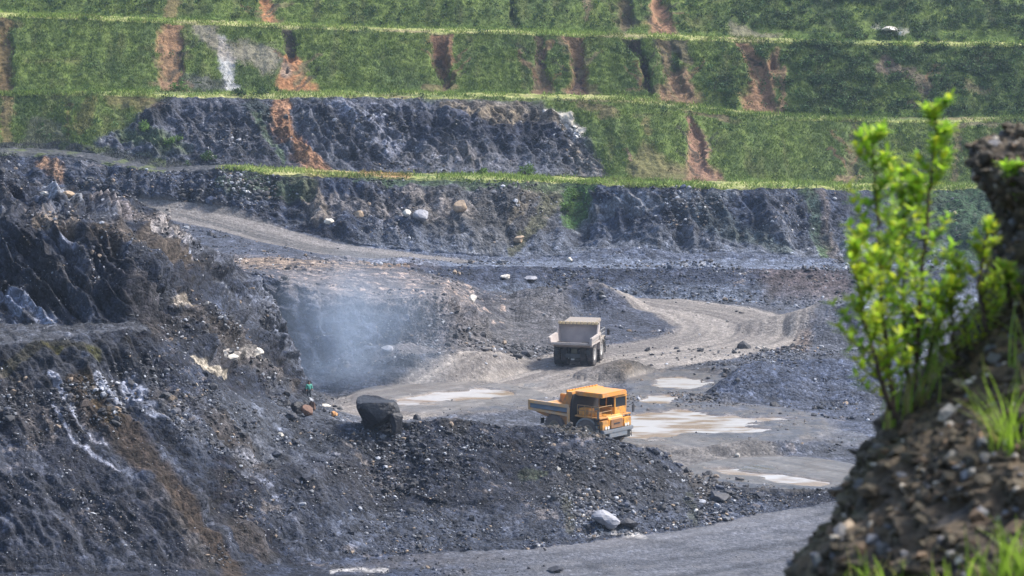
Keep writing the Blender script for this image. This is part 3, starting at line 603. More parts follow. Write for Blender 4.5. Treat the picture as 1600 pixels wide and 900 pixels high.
# wet ground
wet = np.zeros(wu.shape, np.float32)
def wets(m, k=1):
    global wet
    wet = np.maximum(wet, m*k)
wets(strip([(560, 632), (650, 628), (760, 618), (850, 596)], 12, 6)*floor_any)
wets(strip([(1090, 732), (1180, 742), (1300, 772)], 7, 14)*(Sg > L_RIDGE+.6)*(Sg < L_F1), 1)
wets(strip([(930, 655), (1250, 672), (1340, 684)], 28, 12)*(Sg > L_RIDGE+.6)*floor_any, .9)
wets(poly([(900, 826), (1200, 790), (1280, 800), (1020, 850), (560, 896), (500, 890)], 8)*(Sg < L_TOE), .6)
wets(poly([(1000, 590), (1120, 590), (1120, 612), (1000, 640)], 6)*(Sg > L_RIDGE+1), .7)
wets(r_near*sm(0, .5, nB), .45); wets(r_main*sm(.1, .5, nB)*(V0 > 560), .4)
wet *= np.clip(.7+.8*nB+.4*nC, 0, 1)
marg = np.clip(lev*1.0, 0, 1)*(1-pud); mix(marg*sm(-.2, .3, nC+nB), C(.10, .085, .072), .8); wet = np.maximum(wet, marg*.75); wet = np.maximum(wet, pud)
mix(strip([(905, 836), (960, 832), (1010, 838)], 5, 4)*(Sg < L_TOE+.1), C(.42, .41, .41), .7); mix(strip([(520, 893), (560, 889), (605, 893)], 4, 4)*(Sg < L_TOE), C(.42, .41, .41), .7)  # pale strips paint the bright sky shine of two small puddles
mix(wet, C(.13, .115, .10), .5)
mix(pud, C(.2, .15, .11), .8)
par[..., 1] = wet; par[..., 0] *= 1-.6*wet
cap_ = np.clip(.30/(col.max(-1)+1e-6), 0, 1); cap_ = 1-(1-cap_)*.75*rockm*(Sg < L_FTOE); col = np.clip(col*cap_[..., None], .012, .8)
col *= (1+.14*nC[..., None])

# ---------------- split the sheet into plain pieces
fs = (Sg[:-1, :-1]+Sg[1:, 1:])/2; fu = (U0[:-1, :-1]+U0[1:, 1:])/2
frd = (roads[:-1, :-1]+roads[1:, 1:])/2
NAMES = ["ground", "road", "hill_slope", "spoil_heap", "cliff", "rock_face", "terrace", "grass_slope", "bench"]
fid = np.zeros(fs.shape, int)
fid[(fs > L_TOE) & (fs <= L_RIDGE)] = 3
fid[(fs > 3) & (fs <= L_LCREST+.6) & (fu < 470)] = 2
fid[(fs > L_WTOE) & (fs <= L_WCREST) & (fu < 765)] = 4
fid[(fs > L_FTOE) & (fs <= L_B1)] = 5
fid[(fs > L_SH2) & (fs <= L_LOWC) & (fu > 640)] = 5
fid[(fs > L_B1B)] = 7
for a in (L_B1, L_B2, L_B3): fid[(fs > a) & (fs <= a+1)] = 8
fid[(frd > .5) & (fs < L_FTOE+.2)] = 1
idx = np.arange(NR*NC).reshape(NR, NC)
Q = np.stack([idx[:-1, :-1], idx[:-1, 1:], idx[1:, 1:], idx[1:, :-1]], -1)
PV = P.reshape(-1, 3); CV = col.reshape(-1, 3); AV = par.reshape(-1, 3)
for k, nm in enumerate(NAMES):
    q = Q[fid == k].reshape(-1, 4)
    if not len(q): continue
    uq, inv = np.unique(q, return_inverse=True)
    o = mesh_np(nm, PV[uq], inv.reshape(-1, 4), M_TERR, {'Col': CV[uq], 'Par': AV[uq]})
    tag(o, kind='structure')
# terrain lookups
PU, PVv = project(P)
def ground(u, v, smin=2.0):
    """first terrain point seen at pixel (u,v)"""
    j = int(np.argmin(np.abs(uu-u))); cv = PVv[:, j]
    r0 = int(np.searchsorted(SS, smin))
    for i in range(r0, NR-1):
        if cv[i] >= v > cv[i+1]:
            t = (cv[i]-v)/(cv[i]-cv[i+1]+1e-9); return Vector(P[i, j]*(1-t)+P[i+1, j]*t)
    return Vector(P[r0, j])
def height_at(x, y):
    sel = (np.abs(uu-(800+F*x/y)) < 30).nonzero()[0]
    sub = P[:, sel]; d = (sub[..., 0]-x)**2+(sub[..., 1]-y)**2
    k = np.unravel_index(np.argsort(d.ravel())[:6], d.shape)
    return float(sub[k][:, 2].mean())

# ------------------------------------------------------------------ water in the hollows
wm, wt, wp = newmat("muddy_sky_glare_water"); N = wt.nodes; Lk = wt.links
g_ = N.new("ShaderNodeNewGeometry"); n_ = N.new("ShaderNodeTexNoise"); n_.inputs['Scale'].default_value = .35; n_.inputs['Detail'].default_value = 6
mp = N.new("ShaderNodeMapping"); mp.inputs['Scale'].default_value = (.6, 1.3, 1); Lk.new(g_.outputs['Position'], mp.inputs[0]); Lk.new(mp.outputs[0], n_.inputs['Vector'])
cr = N.new("ShaderNodeValToRGB"); cr.color_ramp.elements[0].color = (.26, .19, .13, 1); cr.color_ramp.elements[1].color = (.46, .45, .45, 1)  # muddy brown, with the sky's white reflection painted in as pale patches
cr.color_ramp.elements[0].position = .42; cr.color_ramp.elements[1].position = .56
Lk.new(n_.outputs['Fac'], cr.inputs[0]); Lk.new(cr.outputs[0], wp.inputs['Base Color'])
wp.inputs['Roughness'].default_value = .18; wp.inputs['IOR'].default_value = 1.4
b_ = N.new("ShaderNodeBump"); b_.inputs['Distance'].default_value = .01; n2_ = N.new("ShaderNodeTexNoise"); n2_.inputs['Scale'].default_value = 3
Lk.new(g_.outputs['Position'], n2_.inputs['Vector']); Lk.new(n2_.outputs['Fac'], b_.inputs['Height']); Lk.new(b_.outputs[0], wp.inputs['Normal'])
for i, pp in enumerate(pud_polys):
    c = np.mean(pp, 0); pts = []; hw_ = max(abs(a-c[0]) for a, b in pp)+22; hh_ = max(abs(b-c[1]) for a, b in pp)+(7 if i < 4 else -5)
    for k_ in range(28):
        a = c[0]+hw_*math.cos(k_*math.pi/14); b = c[1]+hh_*math.sin(k_*math.pi/14)
        q = px(a, b, fl(b)); pts.append((q[0], q[1], Zf-.06))
    bm = bmesh.new(); bm.faces.new([bm.verts.new(p) for p in pts]); bmesh.ops.triangulate(bm, faces=bm.faces[:])
    bm.normal_update()
    for f in bm.faces:
        if f.normal.z < 0: f.normal_flip()
    me = bpy.data.meshes.new("water"); bm.to_mesh(me); bm.free(); o = link("water", me, wm); tag(o, kind='structure')

# ------------------------------------------------------------------ stones
def ico(sub):
    bm = bmesh.new(); bmesh.ops.create_icosphere(bm, subdivisions=sub, radius=1)
    V = np.array([v.co[:] for v in bm.verts]); Fc = np.array([[v.index for v in f.verts] for f in bm.faces]); bm.free(); return V, Fc
def rock_shape(V, seed, cuts=7):
    r = np.random.default_rng(seed); V = V.copy()
    for _ in range(cuts):
        n = r.normal(size=3); n /= np.linalg.norm(n); d = r.uniform(.45, .8)
        s = V@n; V = V-np.clip(s-d, 0, None)[:, None]*n
    return V*(1+(.08 if len(V) < 50 else .02 if len(V) < 200 else .004)*r.normal(size=(len(V), 1)))
V1, F1 = ico(1)
SH = [rock_shape(V1, i, 6) for i in range(14)]
def scatter(name, pts, sizes, cols, sinkz=.2, mat=None, verts=None, flat=.7):
    n = len(pts); mat = mat or M_ROCK
    Vs = SH if verts is None else verts
    out = np.zeros((n, len(Vs[0]), 3), np.float32)
    sh = rng.integers(0, len(Vs), n); VV = np.array(Vs)[sh]
    sc = sizes[:, None]*rng.uniform(.6, 1.25, (n, 3))*np.array([1, 1, flat])
    VV = VV*sc[:, None, :]
    a = rng.uniform(0, 6.28, n); t = rng.normal(0, .45, n); ca, sa, ct, st = np.cos(a), np.sin(a), np.cos(t), np.sin(t)
    x, y, z = VV[..., 0], VV[..., 1], VV[..., 2]
    y, z = y*ct[:, None]-z*st[:, None], y*st[:, None]+z*ct[:, None]
    x, y = x*ca[:, None]-y*sa[:, None], x*sa[:, None]+y*ca[:, None]
    out = np.stack([x, y, z], -1)+pts[:, None, :]; out[..., 2] += (sizes*sinkz)[:, None]
    m = len(Vs[0]); faces = (F1[None]+(np.arange(n)*m)[:, None, None]).reshape(-1, 3)
    cc = np.repeat(cols, m, 0)
    return mesh_np(name, out.reshape(-1, 3), faces, mat, {'Col': cc}, smooth=False)
den = np.zeros(P.shape[:2])
den += .9*((Sg > L_TOE) & (Sg <= L_RIDGE))
den += .35*((Sg > 3.3) & (Sg <= L_TOE))
den += .9*((Sg > L_BACK) & (Sg <= L_LCREST) & (U0 < 500))
den += .5*((Sg > L_RIDGE) & (Sg <= L_BACK))
den += .25*((Sg > L_BACK) & (Sg <= L_WTOE) & (U0 >= 500))
den += .6*((Sg > L_WTOE) & (Sg <= L_ROADU))
den += .9*((Sg > L_ROADU) & (Sg <= L_B1))
den += .55*rk
den += 1.5*layer(L_F2-1, L_WCREST)*poly([(1050, 610), (1180, 572), (1360, 560), (1360, 680), (1180, 660), (1060, 650)], 10)
den *= np.clip(.35+1.3*nB+.9*nA, .05, 1.6)*(1-.93*roads)*(1-pud)*(1-.5*wet)
den *= ((U0 > -60) & (U0 < 1500))
vis = den.ravel(); vis = vis/vis.sum()
NS = 70000
pick = rng.choice(len(vis), NS, p=vis, replace=False)
pts = PV[pick]; base = CV[pick]; dist = pts[:, 1]
clus = np.clip(.75+1.1*vn(pts[:, 0]*.12, pts[:, 1]*.12, pts[:, 2]*.25, 300)+.5*vn(pts[:, 0]*.5, pts[:, 1]*.5, pts[:, 2]*.5, 301), .35, 1.9)
sz = np.clip(rng.lognormal(-2.2, .5, NS)*clus, .04, .6)*(.75+.25*dist/240)
bigm = rng.random(NS) < .006; sz[bigm] *= 2.2
k = rng.random((NS, 1)); cc = base*(.7+1.2*rng.random((NS, 1)))
pale = np.array([.36, .38, .43]); brown = np.array([.28, .22, .17]); dark = np.array([.04, .042, .05])
cc = np.where(k < .20, pale*(.3+.8*rng.random((NS, 1))), cc); cc = np.where((k > .20) & (k < .24), brown*.8, cc)
sz = np.where((k[:, 0] < .2) & ~bigm, sz*.8, sz); cc = np.where(k > .6, dark, cc)
cc = np.where(k < .005, np.array([.62, .6, .57]), cc)
tag(scatter("loose_rubble", pts, sz, cc), "loose grey, black and brown stones strewn over the slopes and heaps of the pit", "rubble", kind='stuff')

# ------------------------------------------------------------------ named boulders
def boulder(name, u, v, wpx, hpx, D, mat, seed, label, cat="boulder", sub=3, rough=.03, group=None, rz=0, deep=1.0, boxy=0):
    """(u,v): pixel of its foot centre"""
    g = px(u, v, D) if D else ground(u, v); g = Vector(g); s = g.y/F
    V, Fc = ico(sub); V = rock_shape(V, seed, 10) if not boxy else rock_shape(np.sign(V)*np.abs(V)**boxy*.8, seed+3, 12)*(1+.10*vn(V[:, 0]*1.2+seed, V[:, 1]*1.2, V[:, 2]*1.2, seed)[:, None])
    V = V*(1+rough*fbm(V[:, 0]*2.2+seed, V[:, 1]*2.2, V[:, 2]*2.2, 3, seed)[:, None]*2.5)
    mn, mx = V.min(0), V.max(0); V = (V-mn)/(mx-mn)-.5
    V = V*np.array([wpx*s, wpx*s*deep, hpx*s*1.15])
    V[:, 2] += hpx*s*.46
    me = bpy.data.meshes.new(name); me.from_pydata(V.tolist(), [], Fc.tolist()); me.update()
    o = link(name, me, mat); o.location = g; o.rotation_euler = (0, 0, rz)
    return tag(o, label, cat, group)
M_GREY = simple("grey_boulder_stone", (.27, .275, .31), .8, var=.35, scale=3, bump=.06)
M_PALE = simple("pale_boulder_stone", (.52, .49, .44), .8, var=.3, scale=3, bump=.05)
M_TAN = simple("tan_boulder_stone", (.36, .27, .19), .85, var=.35, scale=3, bump=.05)
M_DARKB = simple("dark_boulder_stone", (.045, .047, .058), .7, var=.4, scale=3, bump=.06)
M_RUST = simple("rusty_boulder_stone", (.13, .075, .055), .85, var=.4, scale=4, bump=.05)
BL = [
 ("boulder", 945, 824, 46, 26, M_GREY, "pale grey angular boulder beside the puddle at the foot of the spoil heap"),
 ("boulder", 981, 824, 34, 16, M_DARKB, "dark flat boulder just right of the pale grey angular boulder by the puddle"),
 ("boulder", 606, 549, 20, 9, M_GREY, "small grey flat-topped boulder below the smoky cliff, on the ledge left of the road"),
 ("boulder", 739, 473, 14, 13, M_PALE, "cream boulder on the lip of the brown rock ledge above the grey truck's road"),
 ("boulder", 657, 344, 24, 16, M_GREY, "largest bluish grey boulder in the scree under the lowest grass bench"),
 ("boulder", 636, 338, 15, 11, M_PALE, "whitish boulder directly left of the big bluish boulder in the scree"),
 ("boulder", 718, 330, 24, 17, M_TAN, "big tan boulder high in the scree under the lowest grass bench"),
 ("boulder", 513, 350, 18, 9, M_PALE, "pale pair-like boulder at the left foot of the scree under the bench"),
 ("boulder", 560, 340, 18, 11, M_TAN, "small tan boulder at the left end of the scree under the bench"),
 ("boulder", 812, 378, 18, 10, M_TAN, "sandy slab standing at the foot of the brown gully slope"),
 ("boulder", 890, 409, 9, 7, M_PALE, "white stone on the grey shelf in front of the dark spur"),
 ("boulder", 788, 436, 16, 7, M_PALE, "flat white stone on the low wall below the grey shelf"),
 ("boulder", 828, 438, 22, 7, M_GREY, "long light grey slab beside the flat white stone on the low wall"),
 ("boulder", 388, 556, 28, 14, M_PALE, "pale cream boulder low on the left rocky slope"),
 ("boulder", 357, 562, 32, 9, M_PALE, "long cream slab left of the pale cream boulder on the left slope"),
 ("boulder", 105, 310, 22, 12, M_TAN, "tan boulder at the top of the left rocky crest"),
 ("boulder", 72, 305, 20, 6, M_PALE, "flat whitish slab on the left crest near the photo's edge"),
 ("boulder", 440, 681, 10, 6, M_PALE, "small white stone on the rubble shelf left of the black coal block"),
 ("boulder", 872, 735, 6, 5, M_PALE, "tiny white stone in the middle of the dark spoil heap"),
 ("boulder", 1152, 702+12, 8, 6, M_PALE, "small white stone on the dark strip between puddle and side road"),
 ("boulder", 652, 655, 14, 8, M_DARKB, "small dark stone just right of the black coal block"),
 ("boulder", 455, 654, 22, 9, M_DARKB, "low dark stone at the left slope's foot beside the debris"),
 ("boulder", 1125, 782, 34, 14, M_DARKB, "dark block at the right toe of the spoil heap"),
 ("boulder", 868, 892, 26, 8, M_DARKB, "low dark lump on the near road at the bottom of the photo"),
 ("boulder", 1390, 50, 26, 9, M_PALE, "white rock outcrop showing through scrub on the topmost green slope"),
 ("boulder", 1408, 56, 12, 7, M_PALE, "small white rock right of the outcrop on the topmost green slope"),
]
for i, (nm, u, v, wp_, hp_, m_, lb) in enumerate(BL):
    boulder(nm, u, v, wp_, hp_, None, m_, 30+i, lb, sub=2 if wp_ < 20 else 3)
cb = boulder("coal_block", 591, 668, 70, 46, None, M_COAL, 5, "huge black coal block sitting on the crest of the spoil heap", "coal block", sub=5, rough=.035, boxy=.6)
cb2 = boulder("coal_block", 620, 670, 22, 30, None, M_COAL, 9, "narrow black coal chunk leaning on the right end of the huge coal block", "coal block", sub=4, rough=.04, boxy=.6)
cb2.location.y -= 1.2
boulder("coal_block", 464, 647, 22, 20, None, M_COAL, 12, "black coal lump beside the rusty debris near the person in green", "coal block", sub=3)
boulder("boulder", 480, 650, 20, 17, None, M_RUST, 14, "rusty brown rock lump right of the small coal lump near the person", sub=3)
boulder("boulder", 486, 640, 12, 14, None, M_RUST, 15, "upright rusty brown rock behind the brown lump near the person", sub=3)
boulder("boulder", 521, 650, 11, 8, None, simple("orange_stone", (.5, .25, .1), .8), 16, "small orange stone on the rubble between the person and the coal block", sub=2)
boulder("boulder", 506, 635, 20, 4, None, M_PALE, 17, "thin white slab on the ground right of the person in green", sub=2)

# ------------------------------------------------------------------ mesh builder for the machines
class MB:
    def __init__(s): s.bm = bmesh.new()
    def box(s, x0, x1, y0, y1, z0, z1, bev=0):
        vs = [s.bm.verts.new(p) for p in [(x0,y0,z0),(x1,y0,z0),(x1,y1,z0),(x0,y1,z0),(x0,y0,z1),(x1,y0,z1),(x1,y1,z1),(x0,y1,z1)]]
        fs_ = [s.bm.faces.new([vs[i] for i in f]) for f in [(0,3,2,1),(4,5,6,7),(0,1,5,4),(1,2,6,5),(2,3,7,6),(3,0,4,7)]]
        if bev: bmesh.ops.bevel(s.bm, geom=list({e for f in fs_ for e in f.edges}), offset=bev, segments=2, affect='EDGES')
        return s
    def prism(s, prof, y0, y1, bev=0):       # profile in x,z extruded along y
        a = [s.bm.verts.new((x, y0, z)) for x, z in prof]; b = [s.bm.verts.new((x, y1, z)) for x, z in prof]; n = len(prof)
        f = [s.bm.faces.new(a), s.bm.faces.new(b[::-1])]+[s.bm.faces.new((a[i], b[i], b[(i+1) % n], a[(i+1) % n])) for i in range(n)]
        bmesh.ops.recalc_face_normals(s.bm, faces=f)
        if bev: bmesh.ops.bevel(s.bm, geom=list({e for q in f for e in q.edges}), offset=bev, segments=2, affect='EDGES')
        return s
    def hexa(s, p):                             # 8 points: bottom 4, top 4
        vs = [s.bm.verts.new(q) for q in p]
        f = [s.bm.faces.new([vs[i] for i in q]) for q in [(0,3,2,1),(4,5,6,7),(0,1,5,4),(1,2,6,5),(2,3,7,6),(3,0,4,7)]]
        bmesh.ops.recalc_face_normals(s.bm, faces=f); return s
    def lathe(s, prof, axis_c, n=40):         # profile (r, y) round the y axis at (x, y0, z)
        cx, cy, cz = axis_c; rings = []
        for i in range(n):
            a = 2*math.pi*i/n; rings.append([s.bm.verts.new((cx+r*math.cos(a), cy+y, cz+r*math.sin(a))) for r, y in prof])
        f = []
        for i in range(n):
            A, B = rings[i], rings[(i+1) % n]
            for j in range(len(prof)-1): f.append(s.bm.faces.new((A[j], A[j+1], B[j+1], B[j])))
        bmesh.ops.recalc_face_normals(s.bm, faces=f); return s
    def tube(s, pts, r, n=8):
        pts = [Vector(p) for p in pts]; prev = None
        for i, p in enumerate(pts):
            d = (pts[min(i+1, len(pts)-1)]-pts[max(i-1, 0)]).normalized(); a = d.orthogonal().normalized(); b = d.cross(a)
            rr = r[i] if isinstance(r, (list, tuple)) else r
            ring = [s.bm.verts.new(p+rr*(math.cos(2*math.pi*k/n)*a+math.sin(2*math.pi*k/n)*b)) for k in range(n)]
            if prev:
                # match closest start to avoid twisting
                j0 = min(range(n), key=lambda j: (prev[0].co-ring[j].co).length); ring = ring[j0:]+ring[:j0]
                if (prev[1].co-ring[1].co).length > (prev[1].co-ring[-1].co).length: ring = [ring[0]]+ring[1:][::-1]
                for k in range(n): s.bm.faces.new((prev[k], prev[(k+1) % n], ring[(k+1) % n], ring[k]))
            else: first = ring
            prev = ring
        s.bm.faces.new(first[::-1]); s.bm.faces.new(prev); return s
    def build(s, name, mat, parent=None, smooth=False):
        me = bpy.data.meshes.new(name); bmesh.ops.recalc_face_normals(s.bm, faces=s.bm.faces[:]); s.bm.to_mesh(me); s.bm.free()
        if smooth:
            for p in me.polygons: p.use_smooth = True
        return link(name, me, mat, parent)

dust = (.28, .24, .21)
M_TYRE = simple("tyre_rubber", (.03, .03, .034), .8, dirt=(.16, .14, .13), dirt_amt=.5, scale=2)
M_TYRE_D = simple("dusty_tyre_rubber", (.10, .09, .085), .9, dirt=(.24, .2, .18), dirt_amt=.6, scale=1.5)
M_GLASS = simple("dark_glass", (.02, .025, .03), .1, scale=1)
M_SHADE = simple("dark_machinery", (.025, .026, .032), .7, scale=2)
M_LAMP = simple("lamp_lens", (.7, .7, .66), .15)
def dump_truck(name, loc, rz, sc, M, label, cat, group, front_steer=0):
    T = empty(name, loc, rz, sc); tag(T, label, cat, group)
    # frame and running gear
    MB().box(-1.4, 5.3, .45, .8, 1.0, 1.5, .03).box(-1.4, 5.3, -.8, -.45, 1.0, 1.5, .03).box(-1.5, -1.2, -.8, .8, 1.0, 1.45).box(2.2, 2.5, -.8, .8, 1.05, 1.45).build("chassis", M['frame'], T)
    ax = MB().lathe([(0, -1.3), (.3, -1.3), (.34, -.6), (.55, -.45), (.62, 0), (.55, .45), (.34, .6), (.3, 1.3), (0, 1.3)], (0, 0, 1.25), 24).build("rear_axle", M['frame'], T, True)
    MB().box(-.72, -.62, -.36, .36, 1.3, 1.95, .03).box(-.76, -.71, -.15, .15, .82, 1.02, .02).build("axle_cover", M['axle'], ax)
    MB().tube([(4.2, -1.9, 1.15), (4.2, 1.9, 1.15)], .18, 12).build("front_axle", M['frame'], T)
    MB().box(-1.55, -1.48, -.2, .2, .75, .92, .02).build("tow_hitch", M['lamp'], T)
    def wheel(x, y, side, ang=0, wd=.78):
        h = wd/2
        e = MB().lathe([(.62, -h*.82), (.72, -h*.95), (1.0, -h), (1.14, -h*.9), (1.2, -h*.6), (1.2, h*.6), (1.14, h*.9), (1.0, h), (.72, h*.95), (.62, h*.82)], (0, 0, 0), 44)
        for i in range(30):                     # tread lugs
            a = 2*math.pi*i/30
            for q, (ya, yb) in enumerate(((-h*.95, -h*.08), (h*.08, h*.95))):
                aa = a+q*.1; c, s_ = math.cos(aa), math.sin(aa); tx, tz = -s_, c
                p = []
                for rr in (1.16, 1.245):
                    for (t_, y_) in ((-.05, ya), (.05, ya), (.05, yb), (-.05, yb)):
                        p.append((rr*c+t_*tx, y_, rr*s_+t_*tz))
                e.hexa(p)
        W = empty_part = bpy.data.objects.new("wheel", None); COL.objects.link(W); W.parent = T; W.location = (x, y, 1.3); W.rotation_euler = (0, 0, ang); W.scale = (1.07, 1, 1.07)
        e.build("tyre", M['tyre'], W, False)
        k = side
        MB().lathe([(0, k*.10), (.16, k*.12), (.2, k*.26), (.3, k*.26), (.33, k*.08), (.5, k*.05), (.56, k*.3), (.66, k*.34), (.66, -k*.3), (.5, -k*.3), (0, -k*.3)], (0, 0, 0), 32).build("rim", M['rim'], W, True)
        return W
    for s_ in (-1, 1):
        wheel(0, s_*1.98, s_); wheel(0, s_*1.12, s_)
        wheel(4.2, s_*1.95, s_, front_steer)
    # dump body -------------------------------------------------
    b = MB()
    yt, yb = 2.45, 2.1                        # half width at rim / at floor
    fl_ = [(-3.15, 2.45), (-.8, 2.0), (1.75, 1.62), (2.05, 1.7)]
    # floor slab
    b.prism([(-3.2, 2.95), (-3.2, 2.8), (-1.0, 2.15), (1.95, 1.55), (2.05, 1.72), (-1.0, 2.33)], -yb, yb)
    for s_ in (-1, 1):                        # side sheets, leaning out
        def P_(x, z, out): # y from height
            t = (z-1.5)/(3.3-1.5); return (x, s_*(yb+(yt-yb)*min(t, 1.0)+out), z)
        o_, i_ = 0.0, -.12
        quad = [(-3.2, 2.7), (2.05, 1.5), (2.05, 3.5), (-3.1, 3.5)]
        b.hexa([P_(*quad[0], i_), P_(*quad[1], i_), P_(*quad[1], o_), P_(*quad[0], o_), P_(*quad[3], i_), P_(*quad[2], i_), P_(*quad[2], o_), P_(*quad[3], o_)])
        # raised shoulder stepping up to the canopy
        b.prism([(1.0, 3.5), (2.05, 3.5), (2.45, 4.5), (1.75, 4.6)], s_*yt-(.14 if s_ > 0 else 0), s_*yt+(.14 if s_ < 0 else 0))
    # front wall leaning forward
    D_ = b.build("dump_body", M['body'], T)
    MB().prism([(1.9, 1.6), (2.08, 1.58), (2.5, 4.5), (2.3, 4.5)], -yt+.02, yt-.02).build('front_wall', M['wall'], D_)
    cn = MB().prism([(1.75, 4.52), (5.7, 4.58), (5.75, 4.76), (1.7, 4.7)], -1.85, 1.85, .03)
    cn.box(5.6, 5.8, -1.88, 1.88, 4.42, 4.66)
    cn.box(2.4, 5.75, -1.9, -1.82, 4.38, 4.62); cn.box(2.4, 5.75, 1.82, 1.9, 4.38, 4.62)
    cn.box(1.68, 2.4, -2.46, 2.46, 4.44, 4.68, .02)
    for yy in (-1.6, -.8, 0, .8, 1.6): cn.prism([(2.2, 4.3), (2.4, 4.3), (5.5, 4.46), (5.5, 4.57), (2.2, 4.53)], yy-.06, yy+.06)
    cn.build("canopy", M['canopy'], D_)
    for s_ in (-1, 1):
        rr = MB(); y0 = s_*yt
        rr.box(-3.15, 2.0, min(y0-.02*s_, y0+.2*s_), max(y0-.02*s_, y0+.2*s_), 3.28, 3.56, .02)
        rr.hexa([(-3.1, y0-.1*s_, 2.66), (2.02, y0-.2*s_, 2.52), (2.02, y0+.12*s_, 2.52), (-3.1, y0+.12*s_, 2.66), (-3.15, y0-.1*s_, 2.86), (2.02, y0-.2*s_, 2.74), (2.02, y0+.12*s_, 2.74), (-3.15, y0+.12*s_, 2.86)])
        rr.box(1.86, 2.08, min(y0-.02*s_, y0+.16*s_), max(y0-.02*s_, y0+.16*s_), 1.7, 3.3)
        rr.box(-3.22, -3.02, min(y0-.05*s_, y0+.17*s_), max(y0-.05*s_, y0+.17*s_), 2.7, 3.5)
        rr.build("side_rail", M['rail'], D_)
    for s_ in (-1, 1):
        y0 = s_*(yt+.005)
        MB().box(-3.0, 1.86, min(y0, y0+.04*s_), max(y0, y0+.04*s_), 2.87, 3.27).build("side_panel", M['panel'], D_)
    MB().box(-3.3, -3.12, -yb-.1, yb+.1, 2.74, 3.0, .02).build("tail_edge", M['rail'], D_)
    lc = MB()
    for k_ in range(11):
        y_ = -2.2+k_*.44; lc.box(1.58, 1.70, y_-.17, y_+.17, 4.48, 4.78, .015)
    lc.build("canopy_edge", M['edge'], D_)
    # hood, grille, bumper -------------------------------------
    MB().prism([(3.2, 1.7), (6.05, 1.7), (6.1, 2.55), (5.8, 2.78), (3.2, 2.85)], -1.25, 1.0, .06).build("hood", M['cabc'], T)
    g = MB().box(6.09, 6.15, -1.0, .8, 1.72, 2.5, .02)
    for k_ in range(8): g.box(6.14, 6.19, -.98, .78, 1.76+k_*.093, 1.80+k_*.093)
    g.build("grille", M['grille'], T)
    MB().box(6.2, 6.22, -.55, .35, 2.05, 2.17).build("badge_plate", M['dark'], T)
    MB().box(5.7, 6.35, -2.3, 2.3, 1.36, 1.66, .04).box(5.9, 6.3, -1.4, 1.4, .95, 1.36, .03).build("bumper", M['bumper'], T)
    MB().box(5.2, 6.1, -2.1, -1.3, .7, 1.35, .03).build("under_guard", M['dark'], T); MB().box(5.2, 6.1, 1.3, 2.1, .7, 1.35, .03).build("under_guard", M['dark'], T)
    for y_ in (-1.75, -1.4, 1.3, 1.7): 
        MB().lathe([(0, -.02), (.13, -.02), (.15, .05), (0, .05)], (0, 0, 0), 16).build("headlight", M_LAMP, T).matrix_local = Matrix.Translation((6.15 if abs(y_) < 1.5 else 6.12, y_, 1.86))@Matrix.Rotation(-math.pi/2, 4, 'Z')
    # corner boxes below the deck that carry the lamps
    MB().box(5.45, 6.1, -2.25, -1.28, 1.68, 2.45, .04).build("front_corner_box", M['cabc'], T); MB().box(5.45, 6.1, 1.05, 2.25, 1.68, 2.45, .04).build("front_corner_box", M['cabc'], T)
    # fenders over the front wheels
    for s_ in (-1, 1):
        prof = []
        for k_ in range(9):
            a = math.pi*(.06+.88*k_/8); prof.append((4.2+1.5*math.cos(a), 1.2+1.42*math.sin(a)**.8))
        inner = [(4.2+(x-4.2)*.9, 1.2+(z-1.2)*.9) for x, z in prof][::-1]
        MB().prism(prof+inner, s_*2.42 if s_ < 0 else 1.4, -1.4 if s_ < 0 else 2.42).build("fender", M['fender'], T)
    MB().box(2.7, 5.9, -2.42, 2.42, 2.62, 2.74, .02).build("deck", M['deck'], T)
    # cab on the left of the truck
    cab = MB(); x0, x1, y0, y1, z0, z1 = 3.55, 5.6, .25, 2.1, 2.75, 4.35
    cab.box(x0, x1, y0, y1, z0, z0+.62, .03)       # lower shell
    cab.box(x0-.02, x1+.05, y0-.04, y1+.04, z1-.16, z1, .03)    # roof
    for (xx, yy) in ((x0, y0), (x1-.12, y0), (x0, y1-.12), (x1-.12, y1-.12), (4.45, y0), (4.45, y1-.12)): cab.box(xx, xx+.12, yy, yy+.12, z0+.6, z1-.14)
    cabo = cab.build("cab", M['cabc'], T)
    MB().box(x1-.08, x1-.04, y0+.12, y1-.12, z0+.62, z1-.16).build("windscreen", M_GLASS, cabo)
    for y_ in (y0+.05, y1-.08): MB().box(x0+.12, 4.45, y_, y_+.03, z0+.62, z1-.16).box(4.57, x1-.12, y_, y_+.03, z0+.62, z1-.16).build("side_window", M_GLASS, cabo)
    MB().box(x0+.04, x0+.07, y0+.12, y1-.12, z0+.62, z1-.16).build("rear_window", M_GLASS, cabo)
    MB().box(4.0, 4.9, .7, 1.5, z0+.62, z0+.72, .02).box(4.0, 4.15, .7, 1.5, z0+.7, z0+1.2, .02).build("seat", M['dark'], cabo)
    # cabinets and mirrors on the near deck
    MB().box(3.0, 4.3, -2.2, -1.3, 2.75, 3.35, .04).build("air_cleaner_box", M['cabc'], T); MB().box(4.5, 5.3, -2.0, -1.35, 2.75, 3.05, .03).build("battery_box", M['cabc'], T)
    rl = MB()
    for x in (3.0, 3.9, 4.8, 5.75): rl.tube([(x, -2.36, 2.74), (x, -2.36, 3.65)], .03, 6)
    for z in (3.65, 3.2): rl.tube([(3.0, -2.36, z), (5.75, -2.36, z), (5.75, -.4, z)], .03, 6)
    rl.tube([(5.75, -.4, 2.74), (5.75, -.4, 3.65)], .03, 6)
    rl.build("handrail", M['railing'], T)
